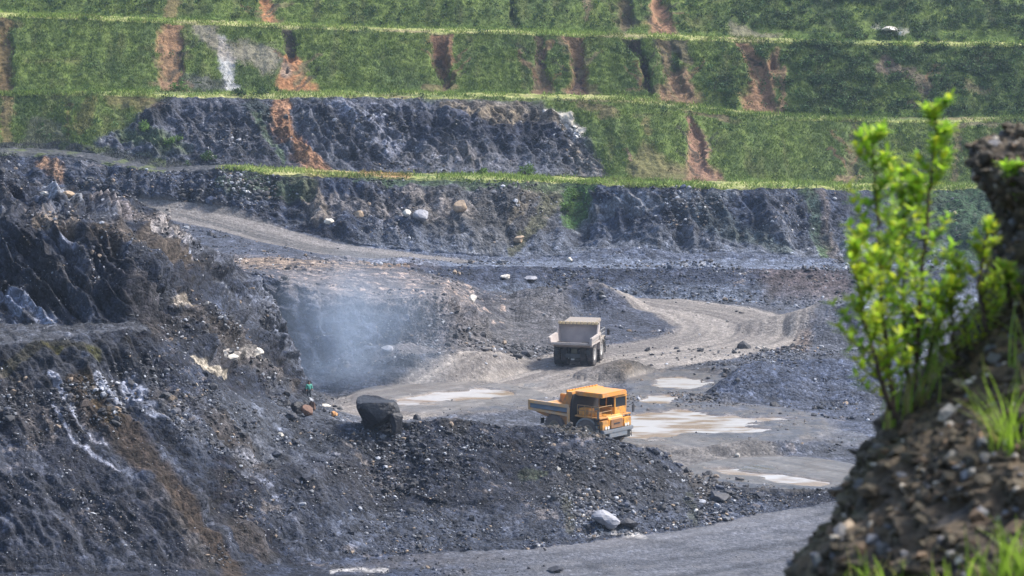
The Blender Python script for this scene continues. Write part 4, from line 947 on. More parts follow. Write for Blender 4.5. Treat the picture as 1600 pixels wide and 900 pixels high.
    for s_ in (-1, 1):
        ms = MB().tube([(5.75, s_*2.35, 3.4), (5.95, s_*2.75, 3.5), (5.95, s_*2.75, 3.0)], .035, 6).box(5.9, 5.98, s_*2.75-.17, s_*2.75+.17, 2.75, 3.4, .02)
        ms.build("mirror", M['dark'], T)
    for s_ in (-1, 1):
        ld = MB().tube([(5.5, s_*2.42, .7), (5.25, s_*2.42, 2.7)], .04, 6).tube([(6.0, s_*2.42, .7), (5.75, s_*2.42, 2.7)], .04, 6)
        for k_ in range(6): ld.box(5.28-.25*(k_/6)+.12, 5.92-.25*(k_/6)+.05, s_*2.42-.06, s_*2.42+.06, .8+k_*.32, .88+k_*.32)
        ld.build("ladder", M['dark'], T)
    tk = MB().tube([(2.3, -1.35, 1.3), (3.1, -1.35, 1.3)], .42, 20); tk.build("fuel_tank", M['frame'], T)
    for y_ in (-.25, .25): MB().tube([(1.3, y_, 1.3), (1.7, y_, 1.9)], .14, 12).build("hoist_cylinder", M['frame'], T)
    for s_ in (-1, 1): MB().box(-1.95, -1.85, s_*1.9-.25, s_*1.9+.25, 1.5, 2.0, .02).build("mud_flap", M['dark'], T)
    return T
yel = (.72, .30, .045)
MY = dict(wall=simple('shade_black_front_wall', (.03, .03, .035), .7), frame=M_SHADE, axle=M_SHADE, lamp=M_LAMP, tyre=M_TYRE_D, rim=simple("dusty_rim", (.3, .26, .2), .7), dark=simple("black_steel", (.03, .033, .04), .6),  # front wall is coloured black for the shade behind the cab
          body=simple("orange_yellow_paint", (.66, .27, .05), .5, dirt=(.24, .18, .13), dirt_amt=.65, scale=1.6), canopy=simple("canopy_yellow_paint", yel, .5, dirt=(.42, .27, .15), dirt_amt=.7, scale=1.6),
          rail=simple("faded_yellow_paint", (.7, .42, .18), .55, dirt=(.55, .45, .35), dirt_amt=.7, scale=1.6), panel=simple("blue_grey_panel", (.12, .19, .26), .5, dirt=(.3, .33, .36), dirt_amt=.5, scale=1.1),
          edge=simple("yellow_edge_paint", yel, .5), cabc=simple("cab_yellow_paint", (.74, .34, .05), .45, dirt=(.26, .17, .10), dirt_amt=.7, scale=2.4), grille=simple("brown_grille", (.36, .17, .06), .6, dirt=dust, dirt_amt=.4),
          bumper=simple("grey_blue_bumper", (.15, .18, .22), .55, dirt=dust, dirt_amt=.4), fender=simple("grey_fender", (.27, .29, .29), .6, dirt=dust, dirt_amt=.5), deck=simple("deck_yellow", (.6, .28, .06), .6, dirt=dust), railing=simple("yellow_rail", (.35, .22, .1), .5))
gy = (.40, .36, .345)
MG = dict(wall=simple('dusty_bed_lining', (.36, .32, .31), .75, dirt=(.28, .25, .25), dirt_amt=.5, scale=1), frame=simple("grey_axle_steel", (.06, .07, .08), .7), axle=simple("pale_axle_plate", (.22, .22, .18), .7), lamp=simple("white_hitch", (.6, .6, .58), .5), tyre=M_TYRE, rim=simple("pale_rim", (.42, .42, .42), .6, dirt=dust), dark=MY['dark'],
          body=simple("dusty_grey_body", gy, .75, dirt=(.30, .26, .25), dirt_amt=.6, scale=1.0), canopy=simple("dusty_canopy", (.27, .235, .205), .7, dirt=dust, dirt_amt=.5),
          rail=simple("dusty_pale_rail", (.40, .36, .34), .7, dirt=dust, dirt_amt=.4), panel=simple("dusty_panel", (.34, .32, .32), .75, dirt=dust), edge=simple("worn_yellow_edge", (.72, .56, .30), .6, dirt=(.5, .4, .3), dirt_amt=.6, scale=4),
          cabc=simple("dusty_yellow_cab", (.42, .33, .22), .6, dirt=dust), grille=M_SHADE, bumper=M_SHADE, fender=simple("dusty_fender", (.3, .28, .26), .7, dirt=dust), deck=simple("dusty_deck", (.35, .31, .27), .7), railing=simple("grey_rail", (.3, .3, .3), .6))
g = px(910, 696, fl(696)); gz = Zf+.0
YT = dump_truck("dump_truck", (g[0], g[1], gz), 0, 1.02, MY, "orange yellow mining dump truck half hidden by the spoil heap, facing right", "dump truck", "mining dump trucks in the pit", .12)
YT.rotation_euler = (0, 0, R(-41))
off = Matrix.Rotation(R(-41), 3, 'Z')@Vector((1.55*1.02, 0, 0)); YT.location = (g[0]-off.x, g[1]-off.y, gz)
g = px(899, 571, fl(571)); 
GT = dump_truck("dump_truck", (g[0], g[1], 0), 0, 1.0, MG, "dusty grey dump truck seen from behind driving up the haul road", "dump truck", "mining dump trucks in the pit")
GT.rotation_euler = (0, 0, R(90-13))
GT.location.z = height_at(g[0], g[1])-.02; GT.scale = (.93, .93, .95); YT.scale = (.93, .93, 1.07)

# ------------------------------------------------------------------ person in a green shirt
def skin_body(name, joints, edges, radii, mat, parent=None, sub=1):
    me = bpy.data.meshes.new(name); me.from_pydata(joints, edges, []); o = link(name, me, mat, parent)
    md_ = o.modifiers.new("skin", 'SKIN'); md_.use_smooth_shade = True
    for i, r_ in enumerate(radii): me.skin_vertices[0].data[i].radius = (r_, r_) if not isinstance(r_, tuple) else r_
    me.skin_vertices[0].data[0].use_root = True
    o.modifiers.new("sub", 'SUBSURF').levels = sub; o.modifiers["sub"].render_levels = 2
    return o
gp = ground(480, 624)
PR = empty("person", gp, R(20)); tag(PR, "person in a teal green shirt standing at the foot of the left slope", "person")
jt = [(0,0,.95),(0,0,1.15),(0,0,1.38),(0,-.01,1.50),(0,-.02,1.62),(0,-.02,1.72), (.2,0,1.40),(.27,.0,1.14),(.27,-.14,.93),(.27,-.19,.86), (-.2,0,1.40),(-.27,0,1.14),(-.27,-.12,.92),(-.27,-.17,.85),
      (.1,0,.9),(.12,-.03,.5),(.12,.0,.08),(.12,-.16,.04), (-.1,0,.9),(-.13,-.02,.5),(-.14,.03,.08),(-.14,-.13,.04)]
eg = [(0,1),(1,2),(2,3),(3,4),(4,5),(2,6),(6,7),(7,8),(8,9),(2,10),(10,11),(11,12),(12,13),(0,14),(14,15),(15,16),(16,17),(0,18),(18,19),(19,20),(20,21)]
rd_ = [.14,.14,.15,.055,.095,.07,.07,.05,.035,.035,.07,.05,.035,.035,.09,.065,.045,.04,.09,.065,.045,.04]
M_SKIN = simple("skin", (.22, .12, .075), .6)
skin_body("body", jt, eg, rd_, M_SKIN, PR)
sj = [(0,0,.88),(0,0,1.15),(0,0,1.38),(.2,0,1.41),(.28,0,1.16),(.29,-.1,1.0),(-.2,0,1.41),(-.28,0,1.16),(-.29,-.08,1.0)]
skin_body("shirt", sj, [(0,1),(1,2),(2,3),(3,4),(4,5),(2,6),(6,7),(7,8)], [.18,.18,.18,.1,.08,.07,.1,.08,.07], simple("teal_green_cloth", (.08, .34, .27), .8), PR)
skin_body("trousers", [(0,0,.93),(.1,0,.88),(.125,-.02,.5),(.125,0,.12),(-.1,0,.88),(-.135,-.01,.5),(-.145,.03,.12)], [(0,1),(1,2),(2,3),(0,4),(4,5),(5,6)], [.15,.12,.09,.075,.12,.09,.075], simple("dark_trousers", (.04, .05, .06), .8), PR)
V, Fc = ico(2); V = V*np.array([.115, .125, .11]); V[:, 2] = np.where(V[:, 2] < -.03, -.03+(V[:, 2]+.03)*.3, V[:, 2])
me = bpy.data.meshes.new("hair"); me.from_pydata((V+np.array([0, .01, 1.72])).tolist(), [], Fc.tolist()); link("hair", me, simple("black_hair", (.015, .013, .012), .5), PR)

# ------------------------------------------------------------------ vegetation on the far terraces
def blades(pts, n_each, h, wdt, spread, colf, name, label, cat, up=1.0):
    n = len(pts); N_ = n*n_each
    b = np.repeat(pts, n_each, 0)+rng.normal(0, 1, (N_, 3))*np.array([spread, spread, spread*.25])
    hh = (np.repeat(h, n_each) if not np.isscalar(h) else h)*rng.uniform(.5, 1.2, N_)
    a = rng.uniform(0, 6.28, N_); d = np.stack([np.cos(a), np.sin(a), np.zeros(N_)], 1)
    lean = np.stack([rng.normal(0, .5, N_), rng.normal(0, .5, N_), np.full(N_, up)], 1)
    tip = b+lean*hh[:, None]; w_ = wdt*rng.uniform(.6, 1.3, N_)[:, None]
    V = np.stack([b-d*w_, b+d*w_, tip], 1).reshape(-1, 3); Fq = np.arange(N_*3).reshape(-1, 3)
    cc = np.repeat(colf(b, np.repeat(np.arange(n), n_each)), 3, 0)
    o = mesh_np(name, V, Fq, M_GRASSFAR, {'Col': cc}, smooth=False)
    return tag(o, label, cat, kind='stuff')
gr = (gm*(1-rk)).ravel()
# reduce where the slope is bare (reddish colour) 
bare = (CV[:, 0] > CV[:, 1]*.98); gr = gr*np.where(bare, .06, 1)*((U0.ravel() > -70) & (U0.ravel() < 1670))*(SS.repeat(NC) < L_TOP)
gr = gr/gr.sum(); pk = rng.choice(len(gr), 26000, p=gr)
def gcol(b, i): return np.clip(CV[pk][i]*(rng.uniform(.75, 1.3, (len(b), 1)))*np.array([1.05, 1.1, .9]), .01, .35)
blades(PV[pk], 7, .4, .08, .35, gcol, "grass", "short green grass covering the stepped slopes", "grass")
be = ((bench > .5) & (Sg < L_B3B+.1)).ravel()*1.0
be *= ((U0.ravel() > -70) & (U0.ravel() < 1670))*~((U0.ravel() < 345) & (Sg.ravel() < L_B1B+.1))
be *= np.clip(.35+1.4*nA.ravel(), .04, 1.5); be /= be.sum(); pk2 = rng.choice(len(be), 6000, p=be)
def gcol2(b, i): return CV[pk2][i]*.75*rng.uniform(.6, 1.4, (len(b), 1))*np.array([.9, 1.2, .7])
blades(PV[pk2], 7, .5, .08, .4, gcol2, "grass", "taller yellow green grass fringing the bench ledges", "grass")
# scrub: irregular leaf clumps, denser to the right
den2 = (gm*(1-rk)*np.clip(sm(1080, 1250, U0)*(Sg > L_B2B)*1.0+.25*(Sg > L_B3B)+.03, 0, 1)*np.clip(.4+1.5*nB, 0, 1.4)).ravel()*np.where(bare, .1, 1)*((U0.ravel() > -70) & (U0.ravel() < 1670))*(SS.repeat(NC) < L_TOP)
def leaf_clumps(pts, rad, n_leaf, lf, cols, name, parent=None, mat=None):
    n = len(pts); N_ = n*n_leaf
    d = rng.normal(0, 1, (N_, 3)); d /= np.linalg.norm(d, axis=1, keepdims=True); r = rng.random(N_)**.4
    c = np.repeat(pts, n_leaf, 0)+d*(np.repeat(rad, n_leaf)*r)[:, None]*np.array([1, 1, .8])+np.array([0, 0, 1])*(np.repeat(rad, n_leaf)*.5)[:, None]
    a = rng.normal(0, 1, (N_, 3)); a /= np.linalg.norm(a, axis=1, keepdims=True); b_ = np.cross(a, d); b_ /= np.linalg.norm(b_, axis=1, keepdims=True)+1e-6
    l = lf*rng.uniform(.6, 1.4, N_)[:, None]
    V = np.stack([c-a*l, c+b_*l*.55, c+a*l, c-b_*l*.55], 1).reshape(-1, 3); Fq = np.arange(N_*4).reshape(-1, 4)
    cc = np.repeat(np.repeat(cols, n_leaf, 0)*rng.uniform(.55, 1.6, (N_, 1)), 4, 0)
    return mesh_np(name, V, Fq, mat or M_GRASSFAR, {'Col': cc}, smooth=False, parent=parent)
p3 = den2/den2.sum(); pk3 = rng.choice(len(p3), 3600, p=p3)
c3 = np.array([.035, .07, .024])*rng.uniform(.5, 1.9, (3600, 1))*np.array([1, 1, 1])+np.where(rng.random((3600, 1)) < .15, np.array([.03, .04, 0]), 0)
tag(leaf_clumps(PV[pk3], rng.uniform(.35, 1.1, 3600), 30, .15, c3, "scrub"), "dark green scrub and creepers matting the right end of the upper slopes", "scrub", kind='stuff')
# single bushes one can point at
BU = [(280, 142, 1.6, "bush on the left end of the middle grass ledge above the dark spur"), (408, 150, 1.5, "bush overhanging the middle grass ledge beside the orange slide"), (375, 150, 1.2, "small bush left of the bush beside the orange slide"),
      (822, 274, 1.5, "bright bush growing on the lowest bench below the grey scree"), (755, 272, 1.0, "small bush on the lowest bench left of the bright bush"), (900, 310, 1.9, "bright green bush in the gully under the lowest bench"), (888, 330, 1.4, "lower bright green bush at the bottom of the gully"),
      (1115, 140, 1.8, "dark round bush on the third slope beside the brown scar"), (1140, 150, 1.5, "dark bush between the round bush and the brown scar"), (325, 250, 1.3, "bush on the dark ledge left of the lowest bench's end"), (225, 205, 1.6, "pale green bush at the left foot of the dark spur"), (265, 225, 1.4, "low pale bush on the dark spur's lower left slope")]
for u, v, rr_, lb in BU:
    g_ = ground(u, v); B = empty("bush", g_); tag(B, lb, "bush", "bushes on the benches")
    br = u in (822, 755, 900, 888, 225, 265, 280)
    cl = rng.normal(0, .45, (14, 3))*rr_*np.array([1, .8, .45])+np.array([0, 0, rr_*.25])
    leaf_clumps(cl, rng.uniform(.25, .5, 14)*rr_, 40, .13, np.tile([.09, .17, .035] if br else [.04, .085, .028], (14, 1))*rng.uniform(.7, 1.3, (14, 1)), "foliage", B)
    s_ = MB()
    for k_ in range(4): s_.tube([(0, 0, -.2), (random.uniform(-.3, .3)*rr_, random.uniform(-.3, .3)*rr_, rr_*.5)], [.05, .02], 5)
    s_.build("stem", M_BARK, B)

# ------------------------------------------------------------------ near bank on the right
sil = [(200, 1650), (225, 1608), (235, 1575), (245, 1540), (258, 1528), (285, 1530), (305, 1545), (322, 1560), (350, 1570), (390, 1562), (430, 1550), (470, 1535), (510, 1515), (540, 1492), (575, 1468), (610, 1440), (640, 1405),
       (660, 1372), (700, 1356), (720, 1332), (750, 1312), (790, 1292), (830, 1270), (870, 1250), (905, 1232), (1000, 1180), (1200, 1060), (1500, 900)]
sil = np.array(sil, float); NVb, NPb = 560, 620
vb = np.concatenate([np.linspace(200, 930, 460), np.linspace(930, 1500, NVb-460+1)[1:]])
ub = np.interp(vb, sil[:, 0], sil[:, 1]); db = np.interp(vb, [200, 500, 900, 1500], [13.2, 12.4, 11.2, 9.5])
cL = px(ub, vb, db)
ph = np.concatenate([np.linspace(-.6, 1.75, 500), np.linspace(1.75, 2*math.pi-.6, NPb-500+1)[1:-1]]); NPb = len(ph)
Rx, Ry = 2.6, 3.6
BX = cL[:, 0, None]+Rx*(1-np.cos(ph))[None]; BY = cL[:, 1, None]-Ry*np.sin(ph)[None]*np.interp(vb, [200, 330, 900], [.75, .85, 1])[:, None]; BZ = np.repeat(cL[:, 2, None], NPb, 1)
BP = np.stack([BX, BY, BZ], -1)
uB = 800+F*BX/(BY*CT-BZ*ST); shf = (ub[:, None]+np.interp(vb, [200, 400, 700, 900], [6, 16, 34, 58])[:, None]-uB.min(1, keepdims=True))*BY/F; BX = BX+shf
BP = np.stack([BX, BY, BZ], -1)
nb = np.stack([-np.cos(ph)/Rx, -np.sin(ph)/Ry, 0*ph], -1); nb /= np.linalg.norm(nb, axis=1, keepdims=True); NB = np.repeat(nb[None], len(vb), 0)
db_ = .10*fbm(BX*1.3, BY*1.3, BZ*1.3, 3, 200)+.10*fbm(BX*5, BY*5, BZ*6, 3, 210)+.04*(1-np.abs(fbm(BX*9, BY*9, BZ*14, 2, 220))*3)+.035*fbm(BX*22, BY*22, BZ*28, 3, 225)
BP = BP+NB*db_[..., None]+np.array([0, 0, 1])*(.05*vn(BX*6, BY*6, BZ*6, 231))[..., None]
nb1 = fbm(BX*3, BY*3, BZ*4, 4, 240); nb2 = fbm(BX*12, BY*12, BZ*16, 3, 250); nb3 = fbm(BX*1.5, BY*1.5, BZ*1.5, 3, 260)
bc = np.zeros(BP.shape)+np.array([.085, .062, .038])
def bmix(m, c):
    global bc
    bc = bc*(1-m[..., None])+np.array(c)*m[..., None]
bmix(sm(0, .4, nb1), (.028, .022, .014)); bmix(sm(.15, .6, nb2)*.7, (.12, .09, .06)); bmix(sm(.1, .5, nb3)*.6, (.075, .075, .022)); bmix(sm(.3, .6, -nb1)*.6, (.10, .10, .105))
ib = np.arange(len(vb)*NPb).reshape(len(vb), NPb); jb = np.roll(ib, -1, 1)
Qb = np.stack([ib[:-1], ib[1:], jb[1:], jb[:-1]], -1).reshape(-1, 4)
topc = len(vb)*NPb; Vb = np.concatenate([BP.reshape(-1, 3), [BP[0].mean(0)+np.array([0, 0, .12])]]); Cb = np.concatenate([bc.reshape(-1, 3), [[.06, .05, .03]]])
cap = np.stack([jb[0], ib[0], np.full(NPb, topc)], -1)
bk = mesh_np("earth_bank", Vb, Qb, M_BANK, {'Col': Cb}); tag(bk, kind='structure')
bkc = mesh_np("earth_bank", Vb[cap.ravel()], np.arange(cap.size).reshape(-1, 3), M_BANK, {'Col': Cb[cap.ravel()]}); tag(bkc, kind='structure')
# ray lookups against the bank
st_ = 3; sub = BP[::st_, ::st_]; a_, b2 = sub.shape[:2]; ii = np.arange(a_*b2).reshape(a_, b2)
qq = np.stack([ii[:-1, :-1], ii[1:, :-1], ii[1:, 1:], ii[:-1, 1:]], -1).reshape(-1, 4)
bvh = BVHTree.FromPolygons(sub.reshape(-1, 3).tolist(), qq.tolist())
def bank(u, v):
    d = Vector(px(u, v, 1.0)).normalized(); h = bvh.ray_cast(Vector((0, 0, 0)), d)
    if h[0] is None:
        h = bvh.find_nearest(Vector(px(u, v, 12.0))); return h[0]
    return h[0]
# stones in the bank
wgt = np.zeros(BP.shape[:2]); wgt[5:500, 20:480] = 1; wgt *= np.clip(.5+1.2*nb1, .1, 1.5); wgt = wgt.ravel()/wgt.sum()
pb = rng.choice(len(wgt), 15000, p=wgt); pz = np.clip(rng.lognormal(-4.15, .55, 15000), .008, .075)
kb = rng.random((15000, 1)); cb_ = np.where(kb < .09, [.14, .14, .15], np.where(kb < .3, [.13, .085, .05], np.where(kb < .36, [.4, .36, .3], [.058, .046, .028])))*rng.uniform(.6, 1.4, (15000, 1))
M_ST = attr_mat("bank_stone", .75, bump=.006, scale=40, var=.35)
tag(scatter("loose_stones", BP.reshape(-1, 3)[pb], pz, cb_, .1, M_ST), "small brown and grey stones packed into the near earth bank", "stones", kind='stuff')
def bstone(u, v, s, mat, seed, lb):
    p = bank(u, v); V, Fc = ico(2); V = rock_shape(V, seed, 12)*s*.85*np.array([1, .8, .6])
    me = bpy.data.meshes.new("stone"); me.from_pydata(V.tolist(), [], Fc.tolist()); o = link("stone", me, mat); o.location = p; o.rotation_euler = (.3*seed % 1, .2, seed*1.3)
    return tag(o, lb, "stone", "larger stones in the near bank")
MS1 = simple("near_grey_stone", (.13, .125, .12), .8, scale=20, bump=.005); MS2 = simple("near_cream_stone", (.6, .54, .45), .7, scale=20); MS3 = simple("near_tan_stone", (.33, .26, .19), .8, scale=20)
for k_, (u, v, s, m_, lb) in enumerate([(1558, 560, .075, MS1, "large square grey stone near the top of the bank beside the tall grass"), (1465, 757, .035, MS2, "cream stone shining in the middle of the dark bank"), (1320, 825, .07, MS3, "long pale tan stone low on the left edge of the bank"),
      (1345, 758, .06, MS1, "grey slab on the left shoulder of the bank"), (1540, 715, .055, MS1, "grey stone right of the bank's middle below the grass"), (1515, 740, .05, MS1, "bluish grey stone lower left of the grey stone below the grass"), (1380, 858, .045, MS1, "rounded grey stone low in the bank above the bottom ferny plant"),
      (1365, 668, .05, MS1, "pointed grey stone on the bank's edge under the sapling"), (1420, 672, .045, MS1, "grey stone on the bank just below the sapling stems"), (1500, 600, .055, MS3, "brown stone under the yellow shrub on the bank"), (1445, 758, .03, MS1, "small grey stone left of the cream stone"), (1590, 500, .05, MS1, "grey stone at the right edge under the overhang"), (1490, 708, .05, MS3, "orange tan stone in the middle of the bank")]):
    bstone(u, v, s, m_, 40+k_, lb)

# leafy plants
class Leaves:
    def __init__(s): s.V = []; s.F = []; s.C = []
    def leaf(s, p, d, L, W, c, up=Vector((0, 0, 1))):
        d = d.normalized(); side = d.cross(up)
        if side.length < .05: side = d.orthogonal()
        side.normalize(); n = side.cross(d).normalized(); i = len(s.V); droop = -n*L*.18
        mid = p+d*L*.45-n*W*.12
        pts = [p, p+d*L*.28+side*W*.8, mid, p+d*L*.28-side*W*.8, p+d*L*.62+side*W+droop*.4, p+d*L*.65+droop*.5-n*W*.12, p+d*L*.62-side*W+droop*.4, p+d*L+droop]
        s.V += [tuple(q) for q in pts]; s.F += [(i, i+1, i+2), (i, i+2, i+3), (i+1, i+4, i+5, i+2), (i+3, i+2, i+5, i+6), (i+4, i+7, i+5), (i+6, i+5, i+7)]; s.C += [c]*8
    def blade(s, p, d, L, W, c, bend):
        side = d.cross(Vector((0, 0, 1))); side = side.normalized() if side.length > .05 else Vector((1, 0, 0)); i = len(s.V); n = 6
        q = Vector(p); dd = d.normalized()
        for k in range(n):
            w_ = W*(1-(k/(n-1))**1.6)+.0004
            s.V += [tuple(q-side*w_), tuple(q+side*w_)]; s.C += [c]*2
            q = q+dd*L/(n-1); dd = (dd+bend/(n-1)).normalized()
        for k in range(n-1): s.F.append((i+2*k, i+2*k+1, i+2*k+3, i+2*k+2))
    def build(s, name, parent=None, mat=None):
        me = bpy.data.meshes.new(name); me.from_pydata(s.V, [], s.F); me.update()
        at = me.attributes.new('Col', 'FLOAT_COLOR', 'POINT'); at.data.foreach_set('color', np.array([(*c, 1) for c in s.C], np.float32).ravel())
        for p in me.polygons: p.use_smooth = True
        return link(name, me, mat or M_LEAF, parent)
def lcol(yellow=.3):
    r_ = random.random()
    if r_ < yellow: c = (.52, .60, .05)
    elif r_ < yellow+.45: c = (.38, .58, .05)
    else: c = (.24, .44, .04)
    k = random.uniform(.75, 1.25); return tuple(x*k for x in c)
def sapling(name, path, D, label, nleaf=16, nbr=18, blen=.16, yellow=.3, low=.12, L=.062, cat="sapling"):
    """path: pixel polyline of the main stem from root to tip at distance D"""
    root = Vector(px(*path[0], D)); T = empty(name, root); tag(T, label, cat, "young broad-leaved plants on the near bank")
    pp = [Vector(px(u, v, D+random.uniform(-.05, .05)))-root for u, v in path]
    # resample
    pts = []
    for i in range(len(pp)-1):
        for k in range(5): pts.append(pp[i].lerp(pp[i+1], k/5)+Vector((random.uniform(-.006, .006), random.uniform(-.006, .006), 0)))
    pts.append(pp[-1]); n = len(pts)
    st = MB().tube(pts, [.011*(1-.85*i/(n-1))+.0015 for i in range(n)], 8); lv = Leaves(); ga = 0
    def spray(p, d, m, sz):
        nonlocal ga
        for j in range(m):
            ga += 2.4; o = Vector((math.cos(ga), math.sin(ga)*.8, random.uniform(-.1, .6))); dd = (o+d*.7).normalized()
            lv.leaf(p+d*random.uniform(-.01, .012), dd, sz*random.uniform(.45, 1.15), sz*.19*random.uniform(.7, 1.2), lcol(yellow))
    for b in range(nbr):
        t = low+(1-low)*(b+random.random())/nbr; i = min(int(t*(n-1)), n-2); p = pts[i]
        a = random.uniform(0, 6.28); ln = blen*(1.15-.75*t)*random.uniform(.6, 1.2)
        d = Vector((math.cos(a), math.sin(a)*.8, random.uniform(.5, 1.1))).normalized()
        q1 = p+d*ln*.5; q2 = q1+(d+Vector((0, 0, .35))).normalized()*ln*.5
        st.tube([p, q1, q2], [.004, .003, .0015], 5)
        for s_, m in ((.2, 3), (.35, 4), (.5, 5), (.65, 5), (.8, 6)):
            c_ = p.lerp(q1, s_*2) if s_ < .5 else q1.lerp(q2, s_*2-1); spray(c_, d, m, L)
        spray(q2, d, max(4, nleaf//3), L*.95)
    for i in range(int(n*low), n, 1): spray(pts[i], Vector((0, 0, 1)), 3, L*.8)
    spray(pts[-1], Vector((0, 0, 1)), 7, L)
    st.build("stem", M_BARK, T, True); lv.build("foliage", T); return T
def root_on_bank(u, v): return bank(u, v).y
sapling("sapling", [(1398, 655), (1392, 600), (1383, 520), (1376, 440), (1372, 350), (1366, 270), (1362, 215)], 12.0, "left one of the two tall leafy saplings on the near bank", nbr=34, blen=.26, yellow=.28, low=.12)
sapling("sapling", [(1428, 640), (1432, 560), (1436, 480), (1444, 400), (1452, 300), (1460, 230), (1464, 168)], 12.15, "taller right sapling of the pair, its tip reaching over the second ledge", nbr=34, blen=.25, yellow=.22, low=.15)
sapling("sapling", [(1392, 640), (1370, 570), (1350, 500), (1338, 430), (1335, 370)], 11.8, "short leaning sapling left of the two tall ones, yellow leaves low down", nbr=24, blen=.20, yellow=.45, low=.05)
sapling("sapling", [(1430, 650), (1418, 580), (1412, 500), (1410, 420), (1412, 330), (1408, 270)], 12.3, "middle slender sapling between the two tall ones", nbr=26, blen=.22, yellow=.2, low=.2)
sapling("shrub", [(1500, 590), (1492, 540), (1488, 490), (1480, 440)], 12.3, "yellow green shrub on the bank's shoulder right of the saplings", nbr=20, blen=.2, yellow=.55, low=.0, L=.05, cat="shrub")
sapling("shrub", [(1540, 520), (1530, 450), (1535, 400), (1545, 350)], 12.0, "shrub of yellowish leaves climbing the steep edge under the overhang", nbr=20, blen=.13, yellow=.5, low=.0, L=.045, cat="shrub")
sapling("shrub", [(1440, 600), (1462, 520), (1490, 450), (1500, 400)], 12.4, "thin green shrub leaning right between saplings and yellow shrub", nbr=18, blen=.14, yellow=.15, low=.1, L=.05, cat="shrub")
sapling("shrub", [(1592, 320), (1588, 290), (1582, 262)], bank(1588, 330).y-.15, "small green sprig on top of the overhanging bank corner", nbr=9, blen=.11, yellow=.1, low=.1, L=.055, cat="shrub")
sapling("shrub", [(1578, 480), (1575, 450), (1572, 420)], bank(1580, 480).y-.15, "leafy sprig sprouting from the bank wall below the overhang", nbr=9, blen=.10, yellow=.25, low=.1, L=.05, cat="shrub")
sapling("seedling", [(1262, 770), (1263, 735), (1266, 705)], 11.3, "tiny lone seedling left of the bank's edge above the side road", nbr=5, blen=.06, yellow=.2, low=.3, L=.03, cat="seedling") if False else None
# grass tufts near
def tuft(u, v, n, L, spread, lean, label, yellow=.2, W=.004):
    p = bank(u, v); T = empty("grass_tuft", p); tag(T, label, "grass tuft", "grass tufts on the near bank"); lv = Leaves()
    for i in range(n):
        b = Vector((random.gauss(0, spread), random.gauss(0, spread)-.03, -.03))
        d = Vector((random.gauss(lean, .28), random.gauss(-.1, .25), 1)); c = (.27, .43, .05) if random.random() > yellow else (.36, .34, .12)
        k = random.uniform(.7, 1.2); lv.blade(b, d, L*random.uniform(.5, 1.15), W*random.uniform(.7, 1.3), tuple(x*k for x in c), Vector((random.gauss(lean, .5), random.gauss(0, .3), -.5)))
    return lv.build("blades", T)
tuft(1588, 700, 30, .42, .04, -.12, "tall bright grass tuft at the right edge beside the square grey stone")
tuft(1560, 690, 16, .36, .03, -.35, "thin grass tuft leaning left out of the tall bright one")
tuft(1590, 560, 12, .34, .03, -.25, "sparse long-bladed grass at the right edge above the tall tuft")
tuft(1590, 905, 54, .32, .06, .0, "dense bright grass tuft in the lower right corner", W=.006)
tuft(1550, 925, 24, .27, .04, -.1, "grass tuft with broad blades left of the corner tuft", W=.007)
tuft(1362, 925, 46, .20, .05, -.2, "low feathery grass tuft at the bottom left of the bank")
tuft(1395, 925, 36, .17, .04, .0, "short grass tuft at the bottom edge right of the feathery one", W=.006)
tuft(1470, 910, 20, .14, .04, .0, "few short green blades at the bottom centre of the bank")
tuft(1430, 630, 34, .36, .05, .12, "pale grass growing around the sapling stems", .5)
tuft(1470, 585, 30, .30, .04, .1, "pale green grass between saplings and yellow shrub", .5)
tuft(1395, 655, 14, .22, .03, -.1, "thin grass at the root of the left sapling", .4)

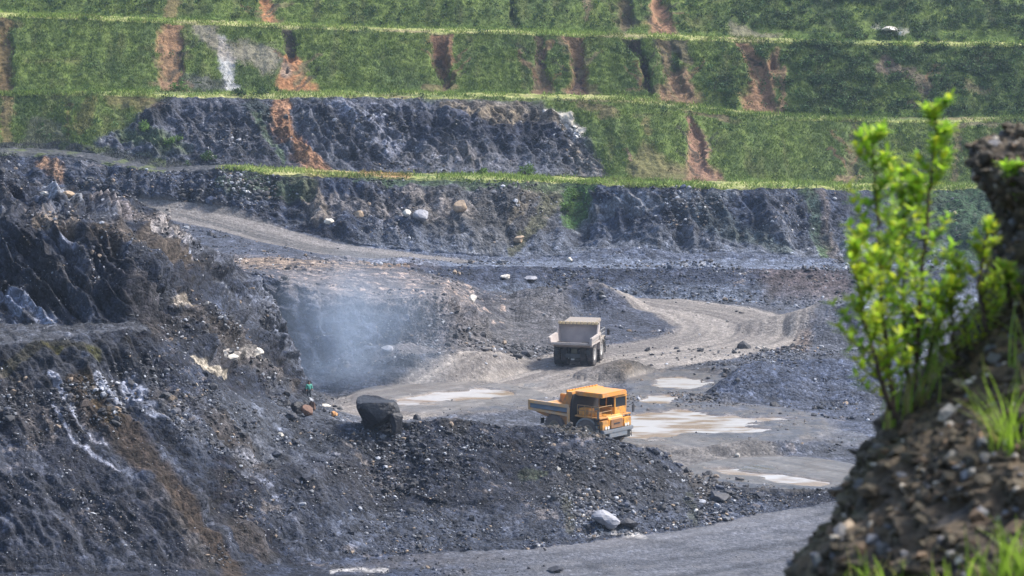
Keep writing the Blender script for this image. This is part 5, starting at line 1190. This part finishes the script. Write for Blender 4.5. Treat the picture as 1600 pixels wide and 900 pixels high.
# ------------------------------------------------------------------ smoke at the cliff foot and the air of the pit
def vol_mat(name, dens, colr, noise=None, aniso=.2):
    m = bpy.data.materials.new(name); m.use_nodes = True; t = m.node_tree; N = t.nodes; N.remove(N["Principled BSDF"])
    v = N.new("ShaderNodeVolumePrincipled"); v.inputs['Color'].default_value = (*colr, 1); v.inputs['Density'].default_value = dens; v.inputs['Anisotropy'].default_value = aniso
    t.links.new(v.outputs[0], N["Material Output"].inputs['Volume'])
    if noise:
        tc = N.new("ShaderNodeTexCoord"); nz = N.new("ShaderNodeTexNoise"); nz.inputs['Scale'].default_value = noise; nz.inputs['Detail'].default_value = 3
        t.links.new(tc.outputs['Object'], nz.inputs['Vector'])
        ln = N.new("ShaderNodeVectorMath"); ln.operation = 'LENGTH'; t.links.new(tc.outputs['Object'], ln.inputs[0])
        a = N.new("ShaderNodeMapRange"); a.inputs[1].default_value = 1.0; a.inputs[2].default_value = .0; a.inputs[3].default_value = 0; a.inputs[4].default_value = 1; t.links.new(ln.outputs['Value'], a.inputs[0])
        b = N.new("ShaderNodeMapRange"); b.inputs[1].default_value = .38; b.inputs[2].default_value = .7; b.inputs[3].default_value = .0; b.inputs[4].default_value = 1.6; t.links.new(nz.outputs['Fac'], b.inputs[0])
        mu = N.new("ShaderNodeMath"); mu.operation = 'MULTIPLY'; t.links.new(a.outputs[0], mu.inputs[0]); t.links.new(b.outputs[0], mu.inputs[1])
        m2 = N.new("ShaderNodeMath"); m2.operation = 'MULTIPLY'; m2.inputs[1].default_value = dens; t.links.new(mu.outputs[0], m2.inputs[0]); t.links.new(m2.outputs[0], v.inputs['Density'])
    return m
for (u, v, D, sx_, sy_, sz_, dn, lb) in [(535, 548, 293, 13, 6.5, 12, .14, "pale blue smoke drifting up the foot of the dark cliff"), ]:
    V, Fc = ico(3); me = bpy.data.meshes.new("smoke"); me.from_pydata(V.tolist(), [], Fc.tolist())
    o = link("smoke", me, vol_mat("blue_smoke", dn, (.66, .80, 1.0), 1.5)); o.location = px(u, v, D); o.scale = (sx_, sy_, sz_); o.rotation_euler = (0, R(-20), 0)
    tag(o, lb, "smoke", kind='stuff')
me = bpy.data.meshes.new("haze"); bm = bmesh.new(); bmesh.ops.create_cube(bm, size=1); bm.to_mesh(me); bm.free()
hz = link("haze", me, vol_mat("haze_air", .00012, (.60, .77, 1.0), None, .3)); hz.scale = (9000, 9400, 640); hz.location = (0, 4400, -640/2+12)
hz["kind"] = 'stuff'
